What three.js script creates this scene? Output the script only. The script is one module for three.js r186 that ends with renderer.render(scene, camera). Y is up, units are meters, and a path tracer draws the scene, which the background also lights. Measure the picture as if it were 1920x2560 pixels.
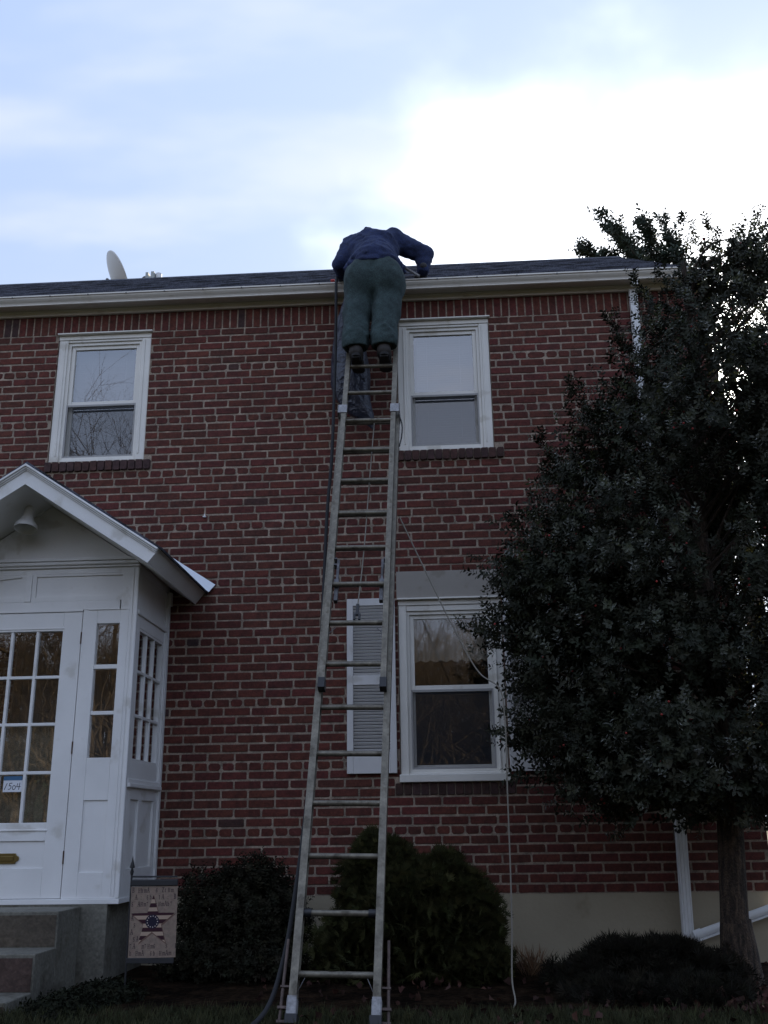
import * as THREE from 'three';
import { mergeGeometries, mergeVertices } from 'three/addons/utils/BufferGeometryUtils.js';
import { RoundedBoxGeometry } from 'three/addons/geometries/RoundedBoxGeometry.js';

// ---------------------------------------------------------------- camera, light, exposure
const scene = new THREE.Scene();
const camera = new THREE.PerspectiveCamera(54.7855, 0.75, 0.05, 500);
camera.position.set(0, 0.483, 7.8235);
camera.rotation.set(0.30838, 0.05954, -0.01361, 'YXZ');
const renderer = new THREE.WebGLRenderer({ antialias: true });
renderer.toneMapping = THREE.LinearToneMapping;
renderer.toneMappingExposure = 1.4;
renderer.shadowMap.enabled = true;
const SUN = new THREE.Vector3(0.305, 0.405, -0.86).normalize();
const sun = new THREE.DirectionalLight(new THREE.Color(1.0, 0.84, 0.60), 4.2);
sun.position.copy(SUN).multiplyScalar(40);
sun.castShadow = true;
sun.shadow.mapSize.set(2048, 2048);
Object.assign(sun.shadow.camera, { left: -16, right: 16, top: 16, bottom: -16, near: 1, far: 90 });
scene.add(sun, sun.target);

// ---------------------------------------------------------------- random and noise
let seed = 7;
const rnd = () => { seed = (seed * 1664525 + 1013904223) >>> 0; return seed / 4294967296; };
const rr = (a, b) => a + (b - a) * rnd();
const clamp = (x, a = 0, b = 1) => Math.min(b, Math.max(a, x));
const sstep = (a, b, x) => { const t = clamp((x - a) / (b - a)); return t * t * (3 - 2 * t); };
const lerp = (a, b, t) => a + (b - a) * t;
function h3(x, y, z) { let h = (x * 374761393 + y * 668265263 + z * 2147483647) | 0; h = Math.imul(h ^ (h >>> 13), 1274126177); h ^= h >>> 16; return (h >>> 0) / 4294967296; }
function noise(x, y, z = 0, wrap = 0) {
  const X = Math.floor(x), Y = Math.floor(y), Z = Math.floor(z), fx = x - X, fy = y - Y, fz = z - Z;
  const u = fx * fx * (3 - 2 * fx), v = fy * fy * (3 - 2 * fy), w = fz * fz * (3 - 2 * fz);
  const m = (a) => (wrap ? ((a % wrap) + wrap) % wrap : a);
  const c = (i, j, k) => h3(m(X + i), m(Y + j), Z + k);
  const l = (k) => lerp(lerp(c(0, 0, k), c(1, 0, k), u), lerp(c(0, 1, k), c(1, 1, k), u), v);
  return lerp(l(0), l(1), w);
}
function fbm(x, y, z = 0, oct = 4, wrap = 0) { let s = 0, a = 0.5, t = 0; for (let i = 0; i < oct; i++) { s += a * noise(x, y, z + i * 17, wrap); t += a; a *= 0.5; x *= 2; y *= 2; z *= 2; wrap *= 2; } return s / t; }

// ---------------------------------------------------------------- sky (air and clouds only)
{
  const W = 2048, H = 1024, data = new Float32Array(W * H * 4);
  for (let j = 0; j < H; j++) for (let i = 0; i < W; i++) {
    const az = ((i + 0.5) / W - 0.5) * 2 * Math.PI, el = ((j + 0.5) / H - 0.5) * Math.PI;
    const y = Math.sin(el), x = Math.cos(el) * Math.cos(az), z = Math.cos(el) * Math.sin(az);
    const up = Math.max(y, 0), cs = x * SUN.x + y * SUN.y + z * SUN.z;
    if (y < -0.1) { data.set([0.10, 0.095, 0.08, 1], (j * W + i) * 4); continue; }
    const dAz = (Math.atan2(x, -z) * 180 / Math.PI - 18.5) * Math.cos(el), dEl = el * 180 / Math.PI - 26.5, off = Math.cbrt(Math.pow(Math.abs(dAz) / 18.5, 3) + Math.pow(Math.abs(dEl) / 14.2, 3)), ang = Math.acos(clamp(cs, -1, 1)) * 180 / Math.PI;
    // clear air: blue aloft, pale towards the horizon and towards the sun
    const pale = clamp(0.66 * Math.exp(-up * 3.0) + 0.46 * Math.exp(-ang / 25));
    let r = lerp(0.305, 0.66, pale), gg = lerp(0.425, 0.72, pale), b = lerp(0.69, 0.80, pale);
    // thin veils of cloud everywhere, on a plane aloft
    const k = 1 / (up + 0.18), px = x * k, pz = z * k;
    const veil = sstep(0.53, 0.78, fbm(px * 2.4 + 3 + pz * 0.8, pz * 6.0 + 7.4, 0.3, 6)) * 0.5 + 0.10 * sstep(0.4, 0.7, fbm(px * 0.7 + 11, pz * 1.1, 5, 3));
    const back = sstep(60, 130, ang), vk = clamp(veil * lerp(0.75, 0.9, back) + 0.10 * back * sstep(0.30, 0.62, fbm(px * 0.9 + 31, pz * 1.3, 9, 4))); r = lerp(r, lerp(0.78, 0.86, back), vk); gg = lerp(gg, lerp(0.78, 0.77, back), vk); b = lerp(b, lerp(0.80, 0.70, back), vk);
    // the bright cloud bank round the sun
    const bank = off > 2 ? 0 : sstep(0.30, 0.84, fbm(px * 4.2 + 1.7, pz * 4.2 + 2.2, 2, 6) * 0.9 + 0.05 + (1 - off) * 0.9);
    const soft = Math.exp(-Math.pow(off / 1.35, 2));
    const glow = 0.65 * bank + 0.17 * soft + 1.6 * Math.pow(clamp(cs), 90) + 7 * Math.pow(clamp(cs), 600);
    const away = lerp(1, 1.36, sstep(65, 140, ang)); r *= away; gg *= away; b *= away;
    r += glow * 0.98; gg += glow * 0.95; b += glow * 0.88;
    if (y < 0) { const t = sstep(0, -0.08, y); r = lerp(r, 0.10, t); gg = lerp(gg, 0.095, t); b = lerp(b, 0.08, t); }
    data.set([r, gg, b, 1], (j * W + i) * 4);
  }
  const sky = new THREE.DataTexture(data, W, H, THREE.RGBAFormat, THREE.FloatType);
  sky.mapping = THREE.EquirectangularReflectionMapping; sky.magFilter = sky.minFilter = THREE.LinearFilter; sky.needsUpdate = true;
  scene.background = sky; scene.environment = sky;
}

// ---------------------------------------------------------------- textures (uv in metres; one tile covers `metres`)
const tex = {};
function mk(name, n, metres, fn, color = true) {
  const d = new Uint8Array(n * n * 4);
  for (let j = 0; j < n; j++) for (let i = 0; i < n; i++) {
    const c = fn(i / n, j / n), a = Array.isArray(c) ? c : [c, c, c];
    for (let k = 0; k < 3; k++) d[(j * n + i) * 4 + k] = clamp(a[k]) * 255;
    d[(j * n + i) * 4 + 3] = 255;
  }
  const t = new THREE.DataTexture(d, n, n, THREE.RGBAFormat); t.wrapS = t.wrapT = THREE.RepeatWrapping; t.magFilter = THREE.LinearFilter; t.minFilter = THREE.LinearMipmapLinearFilter; t.generateMipmaps = true;
  if (color) t.colorSpace = THREE.SRGBColorSpace;
  t.repeat.set(1 / metres, 1 / metres); t.needsUpdate = true; tex[name] = t; return t;
}
const F = (u, v, f, o = 4, z = 0) => fbm(u * f, v * f, z, o, f);
mk('brick', 512, 0.6, (u, v) => { const a = F(u, v, 10, 5), b = F(u, v, 40, 3, 9), c = F(u, v, 5, 3, 4); const s = 0.74 + 0.34 * (a - 0.5) + 0.25 * (b - 0.5) + 0.1 * (c - 0.5); return [s * 1.02, s * 0.98, s * 0.98]; });
mk('brickB', 512, 0.6, (u, v) => 0.5 + 0.6 * (F(u, v, 24, 5, 3) - 0.5) + 0.5 * (F(u, v, 90, 2, 7) - 0.5), false);
mk('mortar', 512, 0.8, (u, v) => { const s = 0.74 + 0.4 * (F(u, v, 14, 5, 2) - 0.5) + 0.25 * (F(u, v, 100, 2, 5) - 0.5); return [s, s * 0.965, s * 0.93]; });
mk('concrete', 512, 1.3, (u, v) => { const a = F(u, v, 4, 5, 1), b = F(u, v, 90, 2, 3), st = sstep(0.55, 0.8, F(u, v, 7, 4, 8)); const s = 0.78 + 0.3 * (a - 0.5) + 0.22 * (b - 0.5) - 0.15 * st; return [s, s * (0.99 - 0.02 * st), s * (0.96 - 0.05 * st)]; });
mk('concreteB', 512, 1.3, (u, v) => F(u, v, 60, 4, 6), false);
mk('paint', 512, 1.1, (u, v) => { const a = F(u, v, 5, 5, 21), b = fbm(u * 60, v * 4, 2, 3, 0); const d = sstep(0.62, 0.85, F(u, v, 9, 5, 33)); const s = 0.93 + 0.07 * (a - 0.5) + 0.0 * b - 0.08 * d; return [s, s * (1 - 0.01 * d), s * (1 - 0.03 * d)]; });
mk('paintB', 512, 0.5, (u, v) => 0.5 + 0.5 * (F(u, v, 30, 4, 12) - 0.5), false);
mk('roof', 512, 0.9, (u, v) => { const s = 0.66 + 1.3 * (F(u, v, 6, 4, 14) - 0.5) + 0.7 * (F(u, v, 120, 2, 15) - 0.5); return [s, s, s * 1.03]; });
mk('bark', 512, 0.5, (u, v) => { const s = 0.62 + 0.9 * (fbm(u * 24, v * 6, 3, 4, 0) - 0.5) + 0.4 * (F(u, v, 60, 2, 3) - 0.5); return [s, s * 0.95, s * 0.88]; });
mk('alu', 512, 0.4, (u, v) => { const a = F(u, v, 12, 5, 40), sc = F(u, v, 50, 3, 41), d = sstep(0.55, 0.8, F(u, v, 7, 5, 42)); const s = 0.86 + 0.3 * (a - 0.5) + 0.2 * (sc - 0.5) - 0.22 * d; return [s, s * (0.99 - 0.02 * d), s * (0.97 - 0.05 * d)]; });
mk('aluR', 256, 0.4, (u, v) => 0.55 + 0.5 * (F(u, v, 20, 4, 44) - 0.5), false);
mk('cloth', 512, 0.25, (u, v) => { const s = 0.78 + 0.5 * (F(u, v, 64, 2, 50) - 0.5) + 0.35 * (F(u, v, 5, 4, 51) - 0.5); return s; });
mk('clothB', 512, 0.12, (u, v) => 0.5 + 0.5 * (F(u, v, 48, 3, 55) - 0.5) + 0.15 * Math.sin(u * 6.2832 * 30) * Math.sin(v * 6.2832 * 30), false);
mk('soil', 512, 1.4, (u, v) => { const s = 0.6 + 0.8 * (F(u, v, 10, 5, 60) - 0.5) + 0.6 * (F(u, v, 70, 3, 61) - 0.5); return [s, s * 0.9, s * 0.78]; });
mk('soilB', 512, 1.4, (u, v) => F(u, v, 40, 4, 62), false);
mk('lawn', 512, 2.5, (u, v) => { const a = F(u, v, 8, 5, 70), b = F(u, v, 90, 3, 71); const t = sstep(0.4, 0.7, a); const s = 0.6 + 0.7 * (b - 0.5); return [s * lerp(0.8, 1.1, t), s * lerp(0.95, 0.98, t), s * 0.62]; });
mk('glassB', 256, 0.55, (u, v) => F(u, v, 5, 2, 80), false);
mk('bagB', 512, 0.5, (u, v) => { const a = F(u, v, 9, 4, 90); return 1 - Math.abs(2 * a - 1); }, false);

// ---------------------------------------------------------------- materials
const lin = (r, g, b) => new THREE.Color().setRGB(r, g, b);
function M(c, o = {}) { const { map, bump, bs, spec, ...rest } = o; const q = { color: lin(...c), roughness: 0.8, ...rest }; if (map) q.map = tex[map]; if (bump) { q.bumpMap = tex[bump]; q.bumpScale = bs ?? 0.002; } if (spec !== undefined) return new THREE.MeshPhysicalMaterial({ ...q, specularIntensity: spec }); return new THREE.MeshStandardMaterial(q); }
const G_ = (o) => new THREE.MeshPhysicalMaterial({ color: 0xffffff, transmission: 1, thickness: 0, roughness: 0, ior: 2.35, ...o });
const mat = {
  mortar: M([0.54, 0.46, 0.385], { map: 'mortar', bump: 'brickB', bs: 0.003, roughness: 0.95 }),
  brickV: M([1, 1, 1], { map: 'brick', bump: 'brickB', bs: 0.004, roughness: 0.9, vertexColors: true }),
  cream: M([0.87, 0.83, 0.74], { map: 'paint', bump: 'paintB', bs: 0.0008, roughness: 0.55 }),
  white: M([0.86, 0.86, 0.85], { map: 'paint', bump: 'paintB', bs: 0.0006, roughness: 0.5 }),
  porch: M([0.88, 0.87, 0.85], { map: 'paint', bump: 'paintB', bs: 0.0008, roughness: 0.5 }),
  vinyl: M([0.87, 0.84, 0.77], { map: 'paint', roughness: 0.4 }),
  gutter: M([0.82, 0.78, 0.71], { map: 'paint', roughness: 0.35 }),
  soffit: M([0.74, 0.70, 0.62], { map: 'paint', roughness: 0.7 }),
  lintel: M([0.36, 0.33, 0.29], { map: 'paint', bump: 'concreteB', bs: 0.0006, roughness: 0.75 }),
  shutter: M([0.74, 0.72, 0.70], { map: 'paint', roughness: 0.6 }),
  roof: M([0.085, 0.09, 0.112], { map: 'roof', roughness: 0.9 }),
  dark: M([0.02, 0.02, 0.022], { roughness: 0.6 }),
  black: M([0.012, 0.012, 0.014], { roughness: 0.5 }),
  screenBar: M([0.33, 0.32, 0.31], { roughness: 0.6 }),
  screen: new THREE.MeshStandardMaterial({ color: lin(0.05, 0.055, 0.065), roughness: 0.9, transparent: true, opacity: 0.32 }),
  glass: G_({ ior: 2.7 }), clearGlass: G_({}), oldGlass: G_({ bumpMap: tex.glassB, bumpScale: 0.00016 }),
  blind: M([0.24, 0.245, 0.26], { roughness: 0.55 }),
  lace: new THREE.MeshPhysicalMaterial({ color: lin(0.34, 0.31, 0.25), roughness: 1, transmission: 0.3, thickness: 0 }),
  drape: M([0.26, 0.22, 0.15], { map: 'cloth', roughness: 0.95 }),
  room: M([0.20, 0.18, 0.16], { roughness: 0.95 }),
  concrete: M([0.27, 0.26, 0.225], { map: 'concrete', bump: 'concreteB', bs: 0.003, roughness: 0.9 }),
  stain: M([0.15, 0.122, 0.094], { map: 'concrete', bump: 'concreteB', bs: 0.004, roughness: 0.92 }),
  red: M([0.125, 0.078, 0.066], { map: 'concrete', bump: 'concreteB', bs: 0.004, roughness: 0.92 }),
  founda: M([0.42, 0.36, 0.255], { map: 'paint', bump: 'concreteB', bs: 0.0015, roughness: 0.85 }),
  brass: M([0.22, 0.16, 0.06], { metalness: 0.9, roughness: 0.4 }),
  rust: M([0.12, 0.06, 0.035], { map: 'alu', roughness: 0.85 }),
  flash: M([0.72, 0.75, 0.78], { metalness: 0.3, roughness: 0.45 }),
  alu: M([0.225, 0.205, 0.165], { map: 'alu', roughnessMap: tex.aluR, metalness: 0.4, roughness: 0.8 }),
  aluBright: M([0.40, 0.40, 0.42], { map: 'alu', metalness: 0.3, roughness: 0.55 }),
  steel: M([0.22, 0.22, 0.24], { map: 'alu', metalness: 0.6, roughness: 0.55 }),
  rod: M([0.16, 0.12, 0.11], { map: 'alu', metalness: 0.4, roughness: 0.7 }),
  rope: M([0.19, 0.172, 0.142], { roughness: 0.95 }),
  hose: M([0.012, 0.012, 0.014], { roughness: 0.8 }),
  redPlastic: M([0.55, 0.03, 0.03], { roughness: 0.45 }),
  navy: M([0.026, 0.042, 0.125], { map: 'cloth', bump: 'clothB', bs: 0.0012, roughness: 0.95 }),
  green: M([0.046, 0.078, 0.078], { map: 'cloth', bump: 'clothB', bs: 0.0012, roughness: 0.95 }),
  skin: M([0.50, 0.30, 0.22], { roughness: 0.6 }),
  hair: M([0.07, 0.055, 0.045], { roughness: 0.8 }),
  glove: M([0.035, 0.032, 0.035], { roughness: 0.85 }),
  cuff: M([0.62, 0.60, 0.58], { roughness: 0.9 }),
  boot: M([0.024, 0.019, 0.016], { bump: 'clothB', bs: 0.001, roughness: 0.75 }),
  bootCollar: M([0.10, 0.078, 0.06], { map: 'cloth', roughness: 0.9 }),
  sole: M([0.012, 0.011, 0.011], { roughness: 0.8 }),
  bag: M([0.022, 0.025, 0.042], { bump: 'bagB', bs: 0.012, roughness: 0.36 }),
  bark: M([0.115, 0.085, 0.066], { map: 'bark', bump: 'bark', bs: 0.01, roughness: 0.95 }),
  barkTan: M([0.29, 0.235, 0.175], { map: 'bark', roughness: 0.95 }),
  soil: M([0.036, 0.027, 0.021], { spec: 0.08, map: 'soil', bump: 'soilB', bs: 0.02, roughness: 1 }),
  lawn: M([0.040, 0.040, 0.022], { spec: 0.08, map: 'lawn', bump: 'soilB', bs: 0.02, roughness: 1 }),
  tanLawn: M([0.19, 0.155, 0.095], { map: 'lawn', roughness: 1 }),
  dish: M([0.60, 0.59, 0.56], { roughness: 0.5 }),
};

// ---------------------------------------------------------------- building helpers
const V = (x, y, z) => new THREE.Vector3(x, y, z);
function metreUV(g) {                       // uv in metres from the position, by the way each face points
  if (g.index) g = g.toNonIndexed();
  const p = g.attributes.position, uv = new Float32Array(p.count * 2);
  if (!g.attributes.normal) g.computeVertexNormals();
  const a = V(), b = V(), c = V();
  for (let i = 0; i < p.count; i += 3) {
    a.fromBufferAttribute(p, i); b.fromBufferAttribute(p, i + 1).sub(a); c.fromBufferAttribute(p, i + 2).sub(a); b.cross(c);
    const n = [Math.abs(b.x), Math.abs(b.y), Math.abs(b.z)], ax = n[0] > n[1] && n[0] > n[2] ? 0 : n[1] > n[2] ? 1 : 2;
    for (let k = 0; k < 3; k++) {
      const x = p.getX(i + k), y = p.getY(i + k), z = p.getZ(i + k), q = (i + k) * 2;
      uv[q] = ax === 0 ? z : x; uv[q + 1] = ax === 1 ? z : y;
    }
  }
  g.setAttribute('uv', new THREE.BufferAttribute(uv, 2)); return g;
}
function bx(x0, x1, y0, y1, z0, z1, r = 0) {
  const g = r > 0 ? new RoundedBoxGeometry(x1 - x0, y1 - y0, z1 - z0, 1, r) : new THREE.BoxGeometry(x1 - x0, y1 - y0, z1 - z0);
  g.translate((x0 + x1) / 2, (y0 + y1) / 2, (z0 + z1) / 2); return metreUV(g);
}
function bar(a, b, r, n = 10, r2 = r) {       // a round bar from a to b
  const d = b.clone().sub(a), g = new THREE.CylinderGeometry(r2, r, d.length(), n, 1);
  g.applyQuaternion(new THREE.Quaternion().setFromUnitVectors(V(0, 1, 0), d.clone().normalize())); g.translate((a.x + b.x) / 2, (a.y + b.y) / 2, (a.z + b.z) / 2); return metreUV(g);
}
const tube = (pts, r, seg = 80, n = 8) => metreUV(new THREE.TubeGeometry(new THREE.CatmullRomCurve3(pts), seg, r, n));
function prism(pts, z0, z1, bev = 0) {        // polygon in x,y pulled from z0 to z1
  const s = new THREE.Shape(pts.map((p) => new THREE.Vector2(p[0], p[1])));
  const g = new THREE.ExtrudeGeometry(s, { depth: z1 - z0 - 2 * bev, bevelEnabled: bev > 0, bevelSize: bev, bevelThickness: bev, bevelSegments: 1, bevelOffset: -bev });
  g.translate(0, 0, z0 + bev); return metreUV(g);
}
function alongX(profile, x0, x1) {            // closed polygon of [z, y] pulled along x
  const g = new THREE.ExtrudeGeometry(new THREE.Shape(profile.map((p) => new THREE.Vector2(p[0], p[1]))), { depth: x1 - x0, bevelEnabled: false });
  g.applyMatrix4(new THREE.Matrix4().makeBasis(V(0, 0, 1), V(0, 1, 0), V(-1, 0, 0))); g.translate(x1, 0, 0); return metreUV(g);
}
const join = (gs) => { gs = gs.map((g) => { const q = g.index ? g.toNonIndexed() : g; for (const k of Object.keys(q.attributes)) if (!['position', 'normal', 'uv'].includes(k)) q.deleteAttribute(k); return q; }); return gs.length === 1 ? gs[0] : mergeGeometries(gs); };
const used = {};
function numbered(n) { const k = used[n] = (used[n] ?? -1) + 1; return k ? `${n}_${String(k).padStart(3, '0')}` : n; }
function mesh(name, geos, m, parent) { const o = new THREE.Mesh(join([].concat(geos)), m); o.name = parent ? name : numbered(name); o.castShadow = o.receiveShadow = true; (parent ?? scene).add(o); return o; }
function thing(name, label, category, pos = [0, 0, 0], group) { const o = new THREE.Group(); o.name = numbered(name); o.position.set(...pos); scene.add(o); tag(o, label, category, group); return o; }
function tag(o, label, category, group, kind) { o.userData = { label, category }; if (group) o.userData.group = group; if (kind) o.userData.kind = kind; return o; }
const struct = (o, label) => { o.userData = { kind: 'structure' }; if (label) o.userData.label = label; return o; };
const stuff = (o, label) => { o.userData.kind = 'stuff'; if (label) o.userData.label = label; return o; };

// surface of a signed-distance function (naive surface nets)
function surface(lo, hi, cell, f) {
  const n = [0, 1, 2].map((k) => Math.ceil((hi[k] - lo[k]) / cell) + 1), [nx, ny, nz] = n, val = new Float32Array(nx * ny * nz), id = (i, j, k) => (k * ny + j) * nx + i;
  for (let k = 0; k < nz; k++) for (let j = 0; j < ny; j++) for (let i = 0; i < nx; i++) val[id(i, j, k)] = f(lo[0] + i * cell, lo[1] + j * cell, lo[2] + k * cell);
  const vi = new Int32Array(nx * ny * nz).fill(-1), pos = [], idx = [];
  for (let k = 0; k < nz - 1; k++) for (let j = 0; j < ny - 1; j++) for (let i = 0; i < nx - 1; i++) {
    let s = [0, 0, 0], c = 0;
    const v = (a) => val[id(i + (a & 1), j + ((a >> 1) & 1), k + (a >> 2))];
    for (let a = 0; a < 8; a++) for (const bit of [1, 2, 4]) if (!(a & bit)) {
      const b = a | bit, va = v(a), vb = v(b);
      if ((va < 0) !== (vb < 0)) { const t = va / (va - vb); c++; s[0] += (a & 1) + (bit === 1 ? t : 0); s[1] += ((a >> 1) & 1) + (bit === 2 ? t : 0); s[2] += (a >> 2) + (bit === 4 ? t : 0); }
    }
    if (c) { vi[id(i, j, k)] = pos.length / 3; pos.push(lo[0] + (i + s[0] / c) * cell, lo[1] + (j + s[1] / c) * cell, lo[2] + (k + s[2] / c) * cell); }
  }
  const quad = (a, b, c, d, flip) => { if (a < 0 || b < 0 || c < 0 || d < 0) return; flip ? idx.push(a, c, b, a, d, c) : idx.push(a, b, c, a, c, d); };
  for (let k = 1; k < nz - 1; k++) for (let j = 1; j < ny - 1; j++) for (let i = 1; i < nx - 1; i++) {
    const a = val[id(i, j, k)] < 0;
    if (a !== val[id(i + 1, j, k)] < 0) quad(vi[id(i, j - 1, k - 1)], vi[id(i, j, k - 1)], vi[id(i, j, k)], vi[id(i, j - 1, k)], !a);
    if (a !== val[id(i, j + 1, k)] < 0) quad(vi[id(i - 1, j, k - 1)], vi[id(i - 1, j, k)], vi[id(i, j, k)], vi[id(i, j, k - 1)], !a);
    if (a !== val[id(i, j, k + 1)] < 0) quad(vi[id(i - 1, j - 1, k)], vi[id(i, j - 1, k)], vi[id(i, j, k)], vi[id(i - 1, j, k)], !a);
  }
  const g = new THREE.BufferGeometry(); g.setAttribute('position', new THREE.Float32BufferAttribute(pos, 3)); g.setIndex(idx); g.computeVertexNormals();
  return metreUV(g);
}
function capsule(x, y, z, a, b, ra, rb) {
  const dx = b[0] - a[0], dy = b[1] - a[1], dz = b[2] - a[2], t = clamp(((x - a[0]) * dx + (y - a[1]) * dy + (z - a[2]) * dz) / (dx * dx + dy * dy + dz * dz));
  return Math.hypot(x - a[0] - dx * t, y - a[1] - dy * t, z - a[2] - dz * t) - lerp(ra, rb, t);
}
const ell = (x, y, z, c, r) => { const k = Math.hypot((x - c[0]) / r[0], (y - c[1]) / r[1], (z - c[2]) / r[2]); return (k - 1) * Math.min(r[0], r[1], r[2]); };
const smin = (a, b, k) => { const h = clamp(0.5 + 0.5 * (b - a) / k); return lerp(b, a, h) - k * h * (1 - h); };

// ---------------------------------------------------------------- ground
const GY = (x, z) => -0.48 - 0.55 * sstep(3.2, 7.5, z) - 0.25 * sstep(8, 14, z) + 7.5 * sstep(40, 62, z) + 0.012 * (noise(x * 2, z * 2) - 0.5);
function sheet(x0, x1, z0, z1, nx, nz, dy = 0) {
  const g = new THREE.PlaneGeometry(x1 - x0, z1 - z0, nx, nz); g.rotateX(-Math.PI / 2); g.translate((x0 + x1) / 2, 0, (z0 + z1) / 2);
  const p = g.attributes.position; for (let i = 0; i < p.count; i++) p.setY(i, GY(p.getX(i), p.getZ(i)) + dy);
  g.computeVertexNormals(); const h = g.toNonIndexed(), q = h.attributes.position, uv = new Float32Array(q.count * 2);
  for (let i = 0; i < q.count; i++) { uv[2 * i] = q.getX(i); uv[2 * i + 1] = q.getZ(i); } h.setAttribute('uv', new THREE.BufferAttribute(uv, 2)); return h;
}
struct(mesh('ground', sheet(-140, 140, -140, 140, 140, 140, -0.03), mat.tanLawn));
struct(mesh('lawn', sheet(-14, 14, 1.9, 16, 70, 50, 0), mat.lawn), 'dark rough lawn at the foot of the ladder');
struct(mesh('street', sheet(-140, 140, 11, 16.5, 90, 6, -0.015), M([0.05, 0.05, 0.052], { map: 'roof', roughness: 0.95 })), 'dark asphalt street behind the viewer');
struct(mesh('planting_bed', sheet(-2.45, 3.4, -0.35, 2.1, 60, 24, 0.012), mat.soil), 'dark mulch bed along the house foundation');

// ---------------------------------------------------------------- the brick house
const house = thing('brick_house', 'two storey red brick house with white eaves, sash windows and a shingled roof', 'house');
const C0 = 0.0699, S0 = 0.2138, XR = 2.33, XE = 2.225, XL = -6.4;
const holes = [
  { x0: -3.385, x1: -2.535, y0: 3.528, y1: 4.757 }, { x0: -0.335, x1: 0.475, y0: 3.522, y1: 4.757 }, { x0: -0.366, x1: 0.464, y0: 0.803, y1: 2.238 },
  { x0: -6.3, x1: -5.6, y0: 3.528, y1: 4.757 },
];
const doorway = { x0: -3.48, x1: -2.66, y0: 0.02, y1: 2.05 };
const wall = (() => {
  const s = new THREE.Shape([V(XL, 0), V(XR, 0), V(XR, 5.0), V(XL, 5.0)].map((v) => new THREE.Vector2(v.x, v.y)));
  for (const h of [...holes, doorway]) { const q = new THREE.Path(); q.moveTo(h.x0, h.y0); q.lineTo(h.x0, h.y1); q.lineTo(h.x1, h.y1); q.lineTo(h.x1, h.y0); q.closePath(); s.holes.push(q); }
  const g = new THREE.ExtrudeGeometry(s, { depth: 0.29, bevelEnabled: false }); g.translate(0, 0, -0.295);
  return mesh('wall', [metreUV(g), bx(XR - 0.3, XR, 0, 5.0, -5.6, -0.2985), bx(XL, XL + 0.3, 0, 5.0, -5.6, -0.2985), bx(XL, XR, 0, 5.0, -5.9, -5.603),
    prism([[-5.9, 5.0], [-0.003, 5.0], [-2.9, 6.86]], XR - 0.29, XR - 0.01).applyMatrix4(new THREE.Matrix4().set(0, 0, 1, 0, 0, 1, 0, 0, 1, 0, 0, 0, 0, 0, 0, 1))], mat.mortar, house);
})();
mesh('floor_slab', [bx(XL + 0.302, XR - 0.302, 2.55, 2.8, -5.6, -0.3), bx(XL + 0.302, XR - 0.302, 4.92, 4.98, -5.6, -0.3), bx(XL + 0.302, XR - 0.302, 0.0, 0.015, -5.6, -0.3)], mat.room, house);
mesh('inner_wall', bx(XL + 0.31, XR - 0.31, 0.016, 4.91, -3.2, -3.05), mat.room, house);
mesh('foundation', bx(XL, XR, -0.62, -0.001, -0.3, -0.006), mat.founda, house);

// bricks: worn octagonal outlines with a chamfered edge, laid in seven-course common bond
const TONE = [];
for (let i = 0; i < 12; i++) { const d = i / 11; TONE.push([lerp(0.158, 0.194, rnd()), lerp(0.047, 0.057, rnd()), lerp(0.032, 0.040, rnd())]); }
TONE.push([0.105, 0.058, 0.055], [0.118, 0.056, 0.046], [0.10, 0.050, 0.042], [0.085, 0.046, 0.036]);
const brickMat = TONE.map((c) => M(c, { map: 'brick', bump: 'brickB', bs: 0.004, roughness: 0.9 }));
function brickShape(w, h, worn) {
  const o = [], i_ = [], cut = () => rr(0.002, worn), j = () => rr(-0.0015, 0.0015), W = w / 2, H = h / 2;
  const c = [cut(), cut(), cut(), cut()];
  o.push([-W + c[0], -H + j()], [W - c[1], -H + j()], [W + j(), -H + c[1]], [W + j(), H - c[2]], [W - c[2], H + j()], [-W + c[3], H + j()], [-W + j(), H - c[3]], [-W + j(), -H + c[0]]);
  const b = rr(0.002, 0.004); for (const p of o) i_.push([p[0] - Math.sign(p[0]) * b, p[1] - Math.sign(p[1]) * b]);
  const zf = 0, zb = -b * 0.9, pos = [], ou = rr(0, 0.6), ov = rr(0, 0.6), uv = [];
  const put = (...ps) => { for (const p of ps) { pos.push(...p); uv.push(p[0] + ou, p[1] + ov + p[2]); } };
  for (let k = 1; k < 7; k++) put([...i_[0], zf], [...i_[k], zf], [...i_[k + 1], zf]);
  for (let k = 0; k < 8; k++) { const n = (k + 1) % 8, A = [...i_[k], zf], B = [...i_[n], zf], C = [...o[k], zb], D = [...o[n], zb], E = [...o[k], -0.04], G = [...o[n], -0.04]; put(C, D, B, C, B, A, E, G, D, E, D, C); }
  const g = new THREE.BufferGeometry(); g.setAttribute('position', new THREE.Float32BufferAttribute(pos, 3)); g.setAttribute('uv', new THREE.Float32BufferAttribute(uv, 2)); g.computeVertexNormals(); return g;
}
const shapes = { s: [], h: [], v: [], r: [] };
for (let i = 0; i < 12; i++) { shapes.s.push(brickShape(0.2, 0.0555, 0.009)); shapes.h.push(brickShape(0.094, 0.0555, 0.016)); shapes.v.push(brickShape(0.056, 0.193, 0.006)); shapes.r.push(brickShape(0.0575, 0.088, 0.012)); }
const bricks = [];                                    // kind, x, y, sx, sy, z, tone
const PH = { 2: .605, 4: .67, 9: .427, 11: .468, 14: .6, 16: .15, 21: .94, 23: .8, 28: .35, 29: .864, 35: .889, 36: .379, 42: .351, 43: .825, 50: .275, 51: .808, 58: .749, 60: .289, 64: .244, 65: .7 };
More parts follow.
